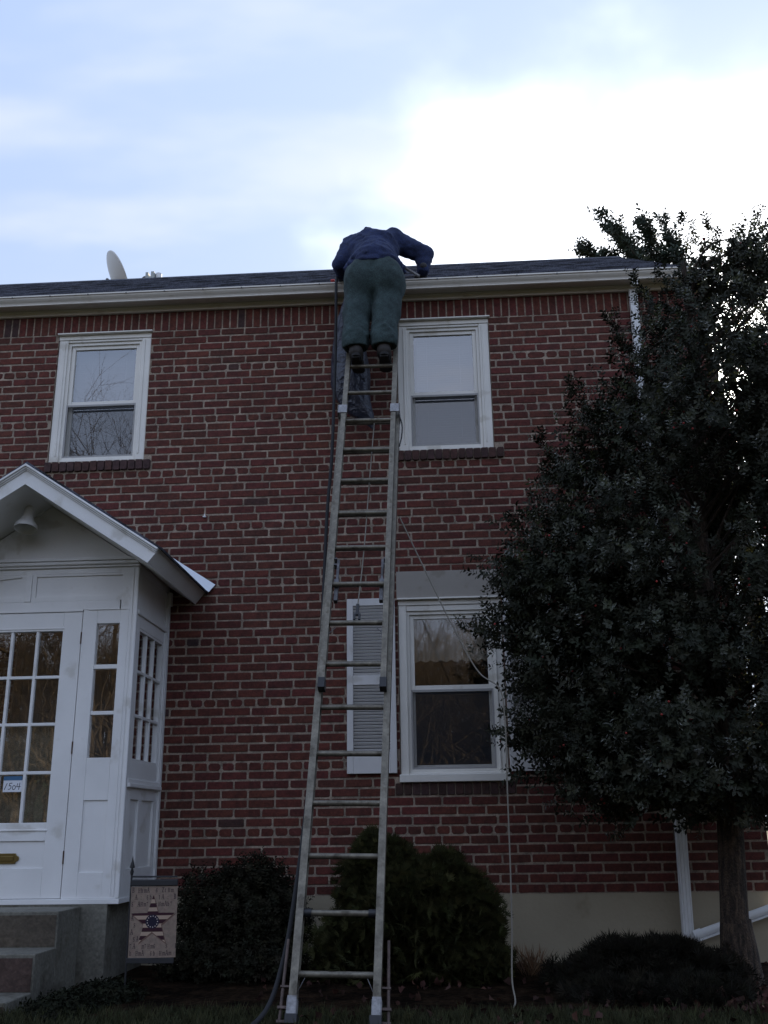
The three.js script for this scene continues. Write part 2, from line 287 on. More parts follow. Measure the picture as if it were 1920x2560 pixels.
for (let n = 1; n <= 68; n++) {
  const y = (68 - n) * C0 + C0 / 2, head = n % 7 === 6, step = head ? 0.1069 : S0;
  const open = holes.filter((h) => h.y1 > y - 0.02 && h.y0 < y + 0.02).map((h) => [h.x0, h.x1]);
  if (y > 3.43 && y < 3.53) { open.push([-3.402, -2.468], [-0.352, 0.553]); }
  if (y > 0.70 && y < 0.81) { open.push([-0.41, 0.51]); }
  if (y > 2.24 && y < 2.47) open.push([-0.374, 0.472]);
  if (y < 2.1 && y > 0) open.push([-3.49, -2.65]);
  let base = PH[n]; for (let k = 1; base === undefined && k < 9; k++) for (const m of [n + k, n - k]) if (PH[m] !== undefined && base === undefined) { let par = 0; for (let q = Math.min(m, n) + 1; q <= Math.max(m, n); q++) if (q % 7 !== 6) par++; base = PH[m] + (par % 2) * 0.5; }
  let x = XL + (base % 1) * S0 - S0 - (((XL % S0) + S0) % S0); if (head) x += 0.05;
  while (x < XR) {
    let w = step * (1 + rr(-0.018, 0.018)); if (head && rnd() < 0.06) w *= 1.5;
    let segs = [[x + 0.0075 + rr(-0.002, 0.002), x + w - 0.0075]];
    x += w; if (Math.abs(x - (XL + Math.round((x - XL) / step) * step)) > 0.03 && !head) x += 0;
    segs = segs.map(([a, b]) => [Math.max(a, XL + 0.002), Math.min(b, XR - 0.001)]);
    for (const [a, b] of open) segs = segs.flatMap(([p, q]) => (q <= a + 0.001 || p >= b - 0.001 ? [[p, q]] : [[p, a - 0.002], [b + 0.002, q]])).filter(([p, q]) => q - p > 0.022);
    for (const [p, q] of segs) if (q - p > 0.022) {
      const k = head ? 'h' : 's', full = head ? 0.094 : 0.2;
      bricks.push({ k, x: (p + q) / 2, y: y + rr(-0.0015, 0.0015), sx: (q - p) / full, sy: 1, z: rr(-0.0025, 0.0015), t: rnd() < 0.007 ? 12 + Math.floor(rr(0, 3)) : Math.floor(rr(0, 12)) });
    }
  }
}
for (let x = XL + 0.04; x < XR - 0.02; x += C0 * 0.99) bricks.push({ k: 'v', x, y: 4.753 + 0.099, sx: 1, sy: 1, z: rr(-0.002, 0.001), t: rnd() < 0.05 ? 12 : Math.floor(rr(0, 12)) });
for (const [a, b, y, dk] of [[-3.402, -2.468, 3.476, 12], [-0.352, 0.553, 3.472, 13], [-0.41, 0.51, 0.753, 14]]) {
  const n = Math.round((b - a) / 0.0664), w = (b - a) / n;
  for (let i = 0; i < n; i++) bricks.push({ k: 'r', x: a + (i + 0.5) * w, y: y + rr(-0.002, 0.002), sx: (w - 0.008) / 0.0575, sy: 1, z: dk === 14 ? 0.006 : 0.02, t: rnd() < 0.3 ? 12 : dk + (rnd() < 0.4 ? 0 : dk < 14 ? 1 : 1) });
}
{
  camera.updateMatrixWorld(); camera.aspect = 0.75; camera.updateProjectionMatrix();
  const hid = [[-9, -2.22, -1, 2.45], [-1.9, -1.05, -1, 0.28], [-0.9, 0.36, -1, 0.3], [1.2, 9, 0.4, 9], [0.9, 9, 2.2, 3.4], [0.3, 9, 0.9, 2.4], [-0.85, -0.3, 3.6, 9], [-0.5, -0.3, -1, 9], [-0.85, -0.72, -1, 9]];
  const P = V();
  for (const b of bricks) {
    const w = { s: 0.2, h: 0.094, v: 0.058, r: 0.0575 }[b.k] * b.sx, h = { s: 0.0575, h: 0.0575, v: 0.195, r: 0.088 }[b.k];
    P.set(b.x, b.y, 0).project(camera); const ok = Math.abs(P.x) < 0.97 && Math.abs(P.y) < 0.97 && !hid.some(([x0, x1, y0, y1]) => b.x > x0 && b.x < x1 && b.y > y0 && b.y < y1);
    b.area = ok ? w * h / Math.pow(P.set(b.x, b.y, 0).distanceTo(camera.position), 2) : 0;
  }
  const order = bricks.slice().sort((a, b) => b.area - a.area), rest = [];
  order.forEach((b, i) => {
    const g = shapes[b.k][Math.floor(rnd() * 12)];
    if (i < 300) { const o = new THREE.Mesh(g, brickMat[b.t]); o.name = 'brick'; o.position.set(b.x, b.y, b.z); o.scale.set(b.sx, b.sy, 1); o.castShadow = o.receiveShadow = true; wall.add(o); }
    else {
      const q = g.clone(); q.scale(b.sx, b.sy, 1); q.translate(b.x, b.y, b.z); const c = new Float32Array(q.attributes.position.count * 3); for (let j = 0; j < c.length; j += 3) c.set(TONE[b.t], j); q.setAttribute('color', new THREE.BufferAttribute(c, 3)); rest.push(q);
    }
  });
  const o = new THREE.Mesh(mergeGeometries(rest), mat.brickV); o.name = 'brickwork'; o.castShadow = o.receiveShadow = true; wall.add(o); stuff(o);
}

// eaves: frieze, soffit, gutter and its screws
mesh('frieze_board', [bx(XL, XE, 4.936, 4.986, 0.0, 0.03, 0.004), bx(XL, XE, 4.975, 4.9855, 0.0302, 0.042)], mat.cream, house);
mesh('soffit', bx(XL, XE + 0.03, 4.988, 5.0, -0.29, 0.125), mat.soffit, house);
mesh('fascia', bx(XL, XE + 0.04, 5.002, 5.075, 0.09, 0.108), mat.gutter, house);
mesh('gutter', alongX([[0.112, 5.058], [0.112, 4.972], [0.166, 4.966], [0.172, 4.970], [0.170, 4.978], [0.176, 4.990], [0.190, 5.003], [0.201, 5.016], [0.204, 5.028], [0.215, 5.031], [0.215, 5.043], [0.208, 5.043], [0.207, 5.037], [0.199, 5.033], [0.195, 5.018], [0.183, 5.006], [0.168, 4.992], [0.160, 4.976], [0.117, 4.98], [0.117, 5.058]], XL, XE - 0.02), mat.gutter, house);
for (let i = 0; i < 18; i++) mesh('gutter_screw', bar(V(-4.1 + i * 0.345, 5.030, 0.214), V(-4.1 + i * 0.345, 5.030, 0.219), 0.0065, 6), mat.steel, house);
// shingle courses, each a step, with tabs a little apart in height
{
  const m = 0.66, L = Math.hypot(1, m), gs = [];
  const at = (s) => [0.165 - s / L, 5.048 + s * m / L];                 // distance s up the slope -> z, y
  for (let s = -0.02, r = 0; s < 3.0 * L + 0.02; s += 0.143, r++) {
    let x = XL - rr(0, 0.3); while (x < XE + 0.04) { const w = rr(0.13, 0.32), x1 = Math.min(x + w, XE + 0.045), e = rr(0, 0.006); if (x1 - x > 0.01) {
      const [z0, y0] = at(s + rr(-0.006, 0.006)), [z1, y1] = at(Math.min(s + 0.155, 3.0 * L));
      gs.push(alongX([[z0, y0 + 0.001], [z0, y0 + 0.009 + e], [z1, y1 + 0.003], [z1, y1 - 0.008]], Math.max(x, XL), x1 - 0.002)); } x = x1 + 0.0001; if (x >= XE + 0.044) break; }
  }
  const [zr, yr] = at(3.0 * L);
  mesh('roof', [...gs, alongX([[0.15, 5.042], [zr, yr - 0.012], [-5.95, 5.0], [-5.95, 5.05], [zr, yr + 0.02], [zr, yr - 0.01]].slice(0, 2).concat([[zr, yr - 0.16], [0.08, 5.0]]), XL, XE + 0.03), alongX([[zr + 0.002, yr - 0.15], [zr + 0.002, yr + 0.004], [-6.0, 5.06], [-6.0, 4.95]], XL, XE + 0.045), alongX([[zr + 0.13, yr - 0.075], [zr + 0.12, yr - 0.06], [zr, yr + 0.022], [zr - 0.14, yr - 0.07], [zr - 0.14, yr - 0.085], [zr, yr + 0.008]], XL, XE + 0.046)], mat.roof, house);
}
mesh('rake_board', [-1, 1].map((s) => { const zr = -2.835; const g = alongX(s > 0 ? [[0.15, 5.03], [0.15, 4.97], [zr, 6.87], [zr, 7.0]] : [[zr - 0.002, 7.0], [zr - 0.002, 6.87], [-5.95, 4.95], [-5.95, 5.03]], XE + 0.001, XE + 0.03); return g; }), mat.white, house);

// windows
function sashWindow(h, o) {
  const { x0, x1, y0, y1 } = h, zc = -0.016, cw = o.cw ?? 0.088, top = o.top ?? 0.075;
  const fx0 = x0 + cw, fx1 = x1 - cw, fy0 = y0 + (o.sill ?? 0.026), fy1 = y1 - top;
  const w = mesh('window', [
    bx(x0 + 0.003, fx0, y0 + 0.003, y1 - 0.055, -0.12, zc, 0.006), bx(fx1, x1 - 0.003, y0 + 0.003, y1 - 0.055, -0.12, zc, 0.006),
    bx(fx0 + 0.001, fx1 - 0.001, fy1, y1 - 0.056, -0.12, zc - 0.004, 0.004), bx(x0 + 0.001, x1 - 0.001, y1 - 0.054, y1 - 0.012, -0.1, zc + 0.006, 0.004), bx(x0 - 0.004, x1 + 0.012, y1 - 0.0115, y1 + 0.002, -0.04, 0.026, 0.003),
    bx(fx0 + 0.001, fx1 - 0.001, y0 + 0.004, fy0, -0.12, zc - 0.008, 0.004),
    bx(x0 + 0.055, x0 + 0.066, y0 + 0.06, y1 - 0.075, zc - 0.004, zc + 0.008, 0.003), bx(x1 - 0.066, x1 - 0.055, y0 + 0.06, y1 - 0.075, zc - 0.004, zc + 0.008, 0.003),
    // vinyl frame
    bx(fx0 - 0.001, fx0 + 0.024, fy0 - 0.001, fy1 + 0.001, -0.13, -0.034), bx(fx1 - 0.024, fx1 + 0.001, fy0 - 0.001, fy1 + 0.001, -0.13, -0.034), bx(fx0 + 0.024, fx1 - 0.024, fy1 - 0.026, fy1 - 0.001, -0.13, -0.036), bx(fx0 + 0.024, fx1 - 0.024, fy0, fy0 + 0.022, -0.13, -0.036),
  ], mat.vinyl, house);
  const sx0 = fx0 + 0.0245, sx1 = fx1 - 0.0245, sy0 = fy0 + 0.0225, sy1 = fy1 - 0.0265, ym = o.ym, b = 0.034;
  const ring = (a, c, d, e, z0, z1, t) => [bx(a, a + t, d, e, z0, z1, 0.003), bx(c - t, c, d, e, z0, z1, 0.003), bx(a + t, c - t, e - t, e, z0, z1 - 0.002, 0.003), bx(a + t, c - t, d, d + t, z0, z1 - 0.002, 0.003)];
  mesh('upper_sash', ring(sx0, sx1, ym - 0.005, sy1, -0.085, -0.052, b), mat.vinyl, w);
  mesh('lower_sash', ring(sx0, sx1, sy0, ym + 0.03, -0.124, -0.09, b), mat.vinyl, w);
  mesh('screen_frame', ring(sx0 - 0.006, sx1 + 0.006, sy0 - 0.004, ym - 0.006, -0.05, -0.036, 0.02), mat.screenBar, w);
  const pane = (a, c, d, e, z) => { const g = new THREE.PlaneGeometry(c - a, e - d); g.translate((a + c) / 2, (d + e) / 2, z); return metreUV(g); };
  mesh('pane', pane(sx0 + b - 0.004, sx1 - b + 0.004, ym + 0.026, sy1 - b + 0.004, -0.07), o.glass ?? mat.glass, w);
  mesh('pane', pane(sx0 + b - 0.004, sx1 - b + 0.004, sy0 + b - 0.004, ym + 0.002, -0.105), o.glass ?? mat.glass, w);
  mesh('insect_screen', pane(sx0 + 0.013, sx1 - 0.013, sy0 + 0.014, ym - 0.024, -0.044), mat.screen, w);
  return { w, sx0, sx1, sy0, sy1, fx0, fx1, fy0, fy1 };
}
const slats = (x0, x1, y0, y1, z, pitch = 0.0225) => { const gs = []; for (let y = y0; y < y1; y += pitch) { const g = new THREE.BoxGeometry(x1 - x0, 0.0225, 0.0012); g.rotateX(0.9 + rr(-0.05, 0.05)); g.rotateZ(rr(-0.0015, 0.0015)); g.translate((x0 + x1) / 2, y, z); gs.push(g); } return gs; };
for (const [h, ym] of [[holes[0], 4.082], [holes[1], 4.05], [holes[3], 4.07]]) {
  const q = sashWindow(h, { ym });
  mesh('blind', [...slats(q.sx0 + (h === holes[1] ? 0.055 : 0.02), q.sx1 - 0.015, q.sy0, q.sy1 + 0.02, -0.185).map(metreUV), ...[0.25, 0.75].map((t) => bx(lerp(q.sx0, q.sx1, t) - 0.001, lerp(q.sx0, q.sx1, t) + 0.001, q.sy0, q.sy1, -0.171, -0.17)), bx(q.sx0 + 0.01, q.sx1 - 0.01, q.sy1, q.sy1 + 0.03, -0.21, -0.16)], mat.blind, q.w);
}
{
  const q = sashWindow(holes[2], { glass: mat.clearGlass, ym: 1.515, sill: 0.075, top: 0.1, cw: 0.066 });
  mesh('sill', bx(-0.372, 0.472, 0.803, 0.862, -0.06, 0.036, 0.006), mat.vinyl, q.w);
  const wave = (x0, x1, y0, y1, z, amp, n, m, name) => { const g = new THREE.PlaneGeometry(x1 - x0, y1 - y0, 90, 14), p = g.attributes.position; for (let i = 0; i < p.count; i++) { const x = p.getX(i), y = p.getY(i); p.setZ(i, amp * Math.sin(x * n + Math.sin(x * 9) * 0.8) * (0.6 + 0.4 * noise(x * 12, y * 2))); if (y < 0) p.setY(i, y - 0.02 * Math.abs(Math.sin(x * n * 0.5))); } g.translate((x0 + x1) / 2, (y0 + y1) / 2, z); g.computeVertexNormals(); return mesh(name, metreUV(g), m, q.w); };
  wave(q.sx0 - 0.03, q.sx1 + 0.03, 1.78, 2.15, -0.26, 0.014, 75, mat.lace, 'lace_valance');
}
mesh('lintel', bx(-0.374, 0.472, 2.243, 2.464, -0.1, 0.004, 0.003), mat.lintel, house);

// louvred shutters
{
  const louver = new THREE.BoxGeometry(0.31, 0.0195, 0.004); louver.rotateX(0.55); const lg = metreUV(louver);
  for (const [x0, x1] of [[-0.776, -0.39], [0.472, 0.858]]) {
    const s = mesh('shutter', [bx(x0, x0 + 0.05, 0.872, 2.24, 0.004, 0.036, 0.004), bx(x1 - 0.05, x1, 0.872, 2.24, 0.004, 0.036, 0.004), bx(x0 + 0.05, x1 - 0.05, 2.182, 2.24, 0.005, 0.035, 0.003), bx(x0 + 0.05, x1 - 0.05, 1.547, 1.622, 0.005, 0.035, 0.003), bx(x0 + 0.05, x1 - 0.05, 0.872, 1.036, 0.005, 0.035, 0.003)], mat.shutter, house);
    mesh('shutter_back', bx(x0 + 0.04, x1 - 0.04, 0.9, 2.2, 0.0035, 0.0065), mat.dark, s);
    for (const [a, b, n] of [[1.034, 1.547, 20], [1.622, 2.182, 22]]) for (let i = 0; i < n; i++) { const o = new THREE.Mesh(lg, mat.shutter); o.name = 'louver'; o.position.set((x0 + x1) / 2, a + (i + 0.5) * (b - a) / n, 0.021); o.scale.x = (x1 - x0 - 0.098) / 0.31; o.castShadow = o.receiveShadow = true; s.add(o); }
  }
}
// downspout with its ribs, in two lengths, and its straps
{
  const len = (a, b, w, d) => { const L = a.distanceTo(b), n = 3, sh = []; const prof = []; for (let i = 0; i <= 12; i++) { const t = i / 12, x = (t - 0.5) * w; prof.push([x, d / 2 - (i % 4 === 2 ? 0.006 : 0)]); } prof.push([w / 2, -d / 2], [-w / 2, -d / 2]); const g = prism(prof, 0, L); g.applyMatrix4(new THREE.Matrix4().makeBasis(V(1, 0, 0), V(0, 0, 1), V(0, 1, 0).negate().negate()).multiply(new THREE.Matrix4().identity())); const q = new THREE.ExtrudeGeometry(new THREE.Shape(prof.map((p) => new THREE.Vector2(p[0], -p[1]))), { depth: L, bevelEnabled: false }); q.applyQuaternion(new THREE.Quaternion().setFromUnitVectors(V(0, 0, 1), b.clone().sub(a).normalize())); q.translate(a.x, a.y, a.z); return metreUV(q); };
  const top = V(1.742, 4.93, 0.05), mid = V(1.697, 0.60, 0.05), bot = V(1.668, -0.47, 0.055);
  mesh('downspout', [len(mid.clone().setY(0.54), top, 0.066, 0.05), len(bot, mid.clone().setY(0.585), 0.074, 0.058)], mat.white, house);
  mesh('downspout_outlet', bx(1.715, 1.775, 4.92, 4.985, 0.115, 0.16, 0.006), mat.white, house);
  for (const y of [4.3, 2.6, 1.2]) { const x = lerp(1.668, 1.742, (y + 0.4) / 5.4); mesh('strap', bx(x - 0.055, x + 0.055, y, y + 0.03, 0.001, 0.0795), mat.white, house); }
}
mesh('wire_clip', [bx(-1.99, -1.965, 2.98, 2.99, 0.0, 0.02), bx(-1.982, -1.974, 2.985, 3.01, 0.008, 0.014)], mat.white, house);

// ---------------------------------------------------------------- entry porch
const PZ = 0.84, PX = -2.24, PL = -3.89;
const porch = thing('entry_porch', 'white panelled entry porch with gabled roof and glazed door', 'porch');
mesh('base', [bx(-3.82, -2.308, -0.62, 0.012, 0.001, 0.85)], mat.concrete, porch);
mesh('sill_board', [bx(PL - 0.01, PX + 0.008, 0.0125, 0.047, 0.001, PZ + 0.012, 0.004)], mat.porch, porch);
const porchGlass = mat.oldGlass;
// front wall
{
  const z0 = PZ - 0.06, z1 = PZ, gs = [];
  gs.push(bx(-2.36, PX - 0.001, 0.0475, 2.35, z0, z1 - 0.001, 0.003), bx(-2.262, PX + 0.006, 0.0475, 2.34, z1 - 0.02, z1 + 0.012, 0.008), bx(-2.283, -2.273, 0.06, 2.34, z1 - 0.01, z1 + 0.004, 0.003), bx(-2.302, -2.296, 0.06, 2.03, z1 - 0.01, z1 + 0.003, 0.002));
  gs.push(bx(-2.638, -2.531, 0.0475, 2.03, z0, z1 - 0.003, 0.003));                                  // sidelight stile
  for (const [a, b] of [[0.0475, 0.215], [0.683, 0.971], [1.268, 1.2945], [1.595, 1.6265], [1.926, 2.03]]) gs.push(bx(-2.531, -2.36, a, b, z0, z1 - 0.003 - (b - a < 0.05 ? 0.006 : 0), 0.003));
  gs.push(bx(-2.5305, -2.3605, 0.2155, 0.6825, z0, z1 - 0.013));
  gs.push(bx(-3.77, PX - 0.13, 2.0305, 2.10, z0, z1 - 0.002, 0.003), bx(-3.77, -2.33, 2.306, 2.35, z0, z1 - 0.0025, 0.003), bx(-3.092, -3.044, 2.1, 2.306, z0, z1 + 0.006, 0.004), bx(-2.362, -2.335, 2.1005, 2.3055, z0, z1 - 0.003), bx(-3.0435, -3.012, 2.1005, 2.3055, z0, z1 - 0.003), bx(-3.124, -3.0925, 2.1005, 2.3055, z0, z1 - 0.003), bx(-3.0115, -2.3625, 2.1, 2.134, z0, z1 - 0.003), bx(-3.0115, -2.3625, 2.29, 2.306, z0, z1 - 0.003), bx(-3.0115, -2.3625, 2.1345, 2.2895, z0, z1 - 0.014));
  gs.push(bx(-3.77, -3.1245, 2.1005, 2.134, z0, z1 - 0.003), bx(-3.77, -3.1245, 2.29, 2.3055, z0, z1 - 0.003), bx(-3.745, -3.1245, 2.1345, 2.2895, z0, z1 - 0.014));
  gs.push(bx(PL, -3.4925, 0.0475, 2.35, z0, z1 - 0.001, 0.003));
  gs.push(bx(-3.49, -2.64, 2.0195, 2.0305, z0, z1 + 0.004), bx(-2.6, -2.31, 2.027, 2.033, z0, z1 + 0.005, 0.002));
  mesh('front_wall', gs, mat.porch, porch);
  // cornice: three stepped mouldings
  mesh('cornice', [bx(PL, PX + 0.004, 2.350, 2.366, PZ - 0.05, PZ + 0.016, 0.003), bx(PL, PX + 0.006, 2.366, 2.396, PZ - 0.05, PZ + 0.034, 0.01), bx(PL, PX + 0.002, 2.396, 2.408, PZ - 0.05, PZ + 0.044, 0.003), bx(PL, -2.30, 2.408, 2.424, PZ - 0.05, PZ + 0.024, 0.004)], mat.porch, porch);
  const ring = new THREE.PlaneGeometry(1, 1);
  const pane = (a, b, c, d, z = PZ - 0.025) => { const g = ring.clone(); g.scale(b - a, d - c, 1); g.translate((a + b) / 2, (c + d) / 2, z); return metreUV(g); };
  for (const [a, b] of [[0.971, 1.268], [1.2945, 1.595], [1.6265, 1.926]]) mesh('sidelight_pane', pane(-2.531, -2.36, a, b), porchGlass, porch);
  // door leaf
  const dg = [], Z = PZ - 0.004, dz = PZ - 0.048, X0 = -3.487, X1 = -2.643, gx0 = -3.348, gx1 = -2.781, gy0 = 0.541, gy1 = 1.878;
  dg.push(bx(X0, gx0, 0.05, 2.016, dz, Z, 0.003), bx(gx1, X1, 0.05, 2.016, dz, Z, 0.003), bx(gx0, gx1, gy1, 2.016, dz, Z - 0.0005, 0.003), bx(gx0, gx1, 0.42, gy0, dz, Z - 0.0005, 0.003), bx(gx0, gx1, 0.05, 0.245, dz, Z - 0.0005, 0.003), bx(gx0, gx1, 0.2455, 0.4195, dz, Z - 0.012), bx(gx0 - 0.01, gx1 + 0.01, 0.485, 0.497, Z - 0.002, Z + 0.006, 0.003), bx(gx0 - 0.006, gx1 + 0.012, 1.893, 1.903, Z - 0.002, Z + 0.005, 0.002));
  const door = mesh('door', dg, mat.porch, porch), cw = (gx1 - gx0) / 3, rh = (gy1 - gy0) / 4;
  for (let i = 1; i < 3; i++) mesh('muntin', bx(gx0 + cw * i - 0.011, gx0 + cw * i + 0.011, gy0, gy1, dz + 0.01, Z - 0.006, 0.004), mat.porch, door);
  for (let j = 1; j < 4; j++) mesh('muntin', bx(gx0, gx1, gy0 + rh * j - 0.011, gy0 + rh * j + 0.011, dz + 0.011, Z - 0.007, 0.004), mat.porch, door);
  for (let i = 0; i < 3; i++) for (let j = 0; j < 4; j++) { const g = pane(0, cw, 0, rh, 0), o = new THREE.Mesh(g, porchGlass); o.name = 'pane'; o.position.set(gx0 + i * cw, gy0 + j * rh, PZ - 0.03); o.rotation.set(rr(-0.006, 0.006), rr(-0.006, 0.006), 0); o.castShadow = o.receiveShadow = true; door.add(o); }
  const slot = new THREE.Shape(); slot.moveTo(-0.085, -0.031); slot.lineTo(0.085, -0.031); slot.quadraticCurveTo(0.09, -0.015, 0.105, -0.012); slot.quadraticCurveTo(0.112, 0, 0.105, 0.012); slot.quadraticCurveTo(0.09, 0.015, 0.085, 0.031); slot.lineTo(-0.085, 0.031); slot.quadraticCurveTo(-0.09, 0.015, -0.105, 0.012); slot.quadraticCurveTo(-0.112, 0, -0.105, -0.012); slot.quadraticCurveTo(-0.09, -0.015, -0.085, -0.031);
  const sg = new THREE.ExtrudeGeometry(slot, { depth: 0.004, bevelEnabled: true, bevelSize: 0.003, bevelThickness: 0.003, bevelSegments: 1 }); sg.translate(-3.065, 0.308, Z - 0.008);
  mesh('mail_slot', [metreUV(sg), bx(-3.14, -2.99, 0.292, 0.324, Z - 0.003, Z + 0.004, 0.003)], mat.brass, door);
  for (const y of [0.27, 1.0, 1.78]) mesh('hinge', bar(V(X1 + 0.002, y, Z + 0.002), V(X1 + 0.002, y + 0.085, Z + 0.002), 0.005, 8), mat.rust, door);
}
// side wall facing the ladder
{
  const x1 = PX, x0 = PX - 0.05, gs = [], B = (za, zb, ya, yb, d = 0, r = 0.003) => gs.push(bx(x0, x1 - d, ya, yb, za, zb, r));
  const zA = 0.002, zB = PZ - 0.061;
  B(zA, 0.1, 0.0475, 2.33); B(0.735, zB, 0.0475, 2.33, 0.001);
  B(0.1, 0.735, 1.905, 2.0, 0.001); B(0.1, 0.735, 2.0, 2.33, 0.006); B(0.1, 0.735, 0.83, 0.952, 0.001); B(0.1, 0.735, 0.69, 0.77, 0.001); B(0.1, 0.735, 0.0475, 0.225, 0.001); B(0.425, 0.51, 0.225, 0.69, 0.0015); B(0.1, 0.135, 0.225, 0.69, 0.0015); B(0.7, 0.735, 0.225, 0.69, 0.0015);
  gs.push(bx(x0, x1 - 0.018, 0.2255, 0.6895, 0.1355, 0.4245), bx(x0, x1 - 0.018, 0.2255, 0.6895, 0.5105, 0.6995));
  gs.push(bx(x0, x1 + 0.026, 0.77, 0.80, zA + 0.02, zB + 0.04, 0.006), bx(x0, x1 + 0.012, 0.8, 0.83, zA + 0.02, zB + 0.04, 0.006));
  gs.push(bx(x0, x1 + 0.014, 1.995, 2.03, zA, zB + 0.04, 0.005));
  gs.push(bx(x1 - 0.01, x1 + 0.016, 0.0475, 2.33, 0.003, 0.05, 0.004), bx(x1 - 0.01, x1 + 0.012, 0.83, 2.2, 0.062, 0.076, 0.004), bx(x1 - 0.02, x1 + 0.03, 2.22, 2.33, 0.003, 0.06, 0.004));
  mesh('side_wall', gs, mat.porch, porch);
  const w = mesh('side_window', [bx(x0 + 0.01, x1 - 0.004, 0.952, 1.905, 0.1, 0.118), bx(x0 + 0.01, x1 - 0.004, 0.952, 1.905, 0.717, 0.735), bx(x0 + 0.01, x1 - 0.004, 0.952, 0.97, 0.118, 0.717), bx(x0 + 0.01, x1 - 0.004, 1.887, 1.905, 0.118, 0.717)], mat.porch, porch);
  for (const z of [0.324, 0.518]) mesh('muntin', bx(x0 + 0.014, x1 - 0.006, 0.97, 1.887, z - 0.012, z + 0.012, 0.004), mat.porch, w);
  for (const y of [1.273, 1.59]) mesh('muntin', bx(x0 + 0.015, x1 - 0.007, y - 0.012, y + 0.012, 0.118, 0.717, 0.004), mat.porch, w);
  for (const [a, b] of [[0.11, 0.324], [0.324, 0.518], [0.518, 0.725]]) for (const [c, d] of [[0.96, 1.273], [1.273, 1.59], [1.59, 1.895]]) { const g = new THREE.PlaneGeometry(b - a, d - c); g.rotateY(Math.PI / 2); g.translate(x1 - 0.025, (c + d) / 2, (a + b) / 2); mesh('pane', metreUV(g), porchGlass, w); }
  mesh('side_wall', [bx(PL, PL + 0.05, 0.0475, 2.33, 0.002, zB, 0.003)], mat.porch, porch);
}
mesh('porch_floor', bx(PL + 0.051, PX - 0.051, 0.013, 0.04, 0.002, PZ - 0.062), mat.stain, porch);
mesh('porch_ceiling', bx(PL + 0.051, PX - 0.051, 2.3, 2.32, 0.002, PZ - 0.062), mat.porch, porch);
// gable, roof slabs, barge boards
{
  const AX = -2.944, ZF = 1.33, sl = 0.659, top = (x) => 2.993 - Math.abs(x - AX) * sl, und = (x) => 2.843 - Math.abs(x - AX) * sl;
  mesh('gable', prism([[PL + 0.02, 2.40], [PX - 0.002, 2.36], [PX - 0.002, und(PX) - 0.004], [AX, und(AX) - 0.004], [PL + 0.02, und(PL) - 0.004]].filter((p) => true), PZ - 0.05, PZ - 0.004), mat.porch, porch);
  mesh('gable_side', prism([[PX - 0.04, 2.31], [PX, 2.31], [PX, und(PX) - 0.003], [PX - 0.04, und(PX - 0.04) - 0.003]], 0.002, PZ - 0.05), mat.porch, porch);
  const xr = -1.945, xb = -2.023, slab = (s) => { const f = (x) => AX + s * (x - AX); return prism([[AX, 2.993], [f(xr), top(xr)], [f(xb), 2.237], [AX, 2.843]], 0.001, ZF); };
  mesh('roof_slab', [slab(1), slab(-1)], mat.porch, porch);
  const cover = (s) => { const f = (x) => AX + s * (x - AX); return prism([[AX, 2.994], [f(xr + 0.022), top(xr + 0.022) + 0.001], [f(xr + 0.027), top(xr + 0.022) + 0.014], [AX, 3.012]], 0.001, ZF + 0.03); };
  mesh('porch_shingles', [cover(1), cover(-1)], mat.roof, porch);
  const strip = (o0, o1, z0, z1, bev) => [1, -1].map((s) => { const f = (x) => AX + s * (x - AX), n = [0.5503, 0.835]; const end = (o) => [lerp(xr, xb, o / 0.125), lerp(top(xr), 2.237, o / 0.125)]; const e0 = end(o0), e1 = end(o1); const p = [[AX, 2.993 - o0 * 1.2], [f(e0[0]), e0[1]], [f(e1[0]), e1[1]], [AX, 2.993 - o1 * 1.2]]; return prism(p, z0, z1, bev); });
  mesh('barge_board', [...strip(0.004, 0.125, ZF + 0.0005, ZF + 0.02, 0), ...strip(0.002, 0.018, ZF + 0.0205, ZF + 0.05, 0.003), ...strip(0.02, 0.030, ZF + 0.0205, ZF + 0.040, 0.003), ...strip(0.032, 0.040, ZF + 0.0205, ZF + 0.030, 0.002)], mat.porch, porch);
  // metal flashing along the brick
  const q = new THREE.BufferGeometry(), a = [AX, 3.10, 0.012], b = [-1.862, 2.396, 0.012], c = [-1.902, 2.325, 0.062], d = [AX, 3.014, 0.062];
  const e = [0, -0.0015, 0.0005], sft = (p) => p.map((v, i) => v - 0.0015 * (i > 0));
  const tri = (...p) => p.flat(); q.setAttribute('position', new THREE.Float32BufferAttribute([tri(a, d, c), tri(a, c, b), tri(sft(a), sft(c), sft(d)), tri(sft(a), sft(b), sft(c))].flat(), 3)); q.computeVertexNormals();
  mesh('flashing', metreUV(q), mat.flash, porch);
}
// inside the porch the house door opening is closed by a dark inner door
mesh('inner_door', bx(-3.476, -2.664, 0.05, 2.045, -0.2, -0.15), mat.room, porch);
mesh('sheer_curtain', (() => { const g = new THREE.PlaneGeometry(0.6, 0.72, 80, 4), p = g.attributes.position; for (let i = 0; i < p.count; i++) p.setZ(i, 0.006 * Math.sin(p.getX(i) * 150)); g.translate(-3.065, 0.86, PZ - 0.075); g.computeVertexNormals(); return metreUV(g); })(), mat.drape, porch);

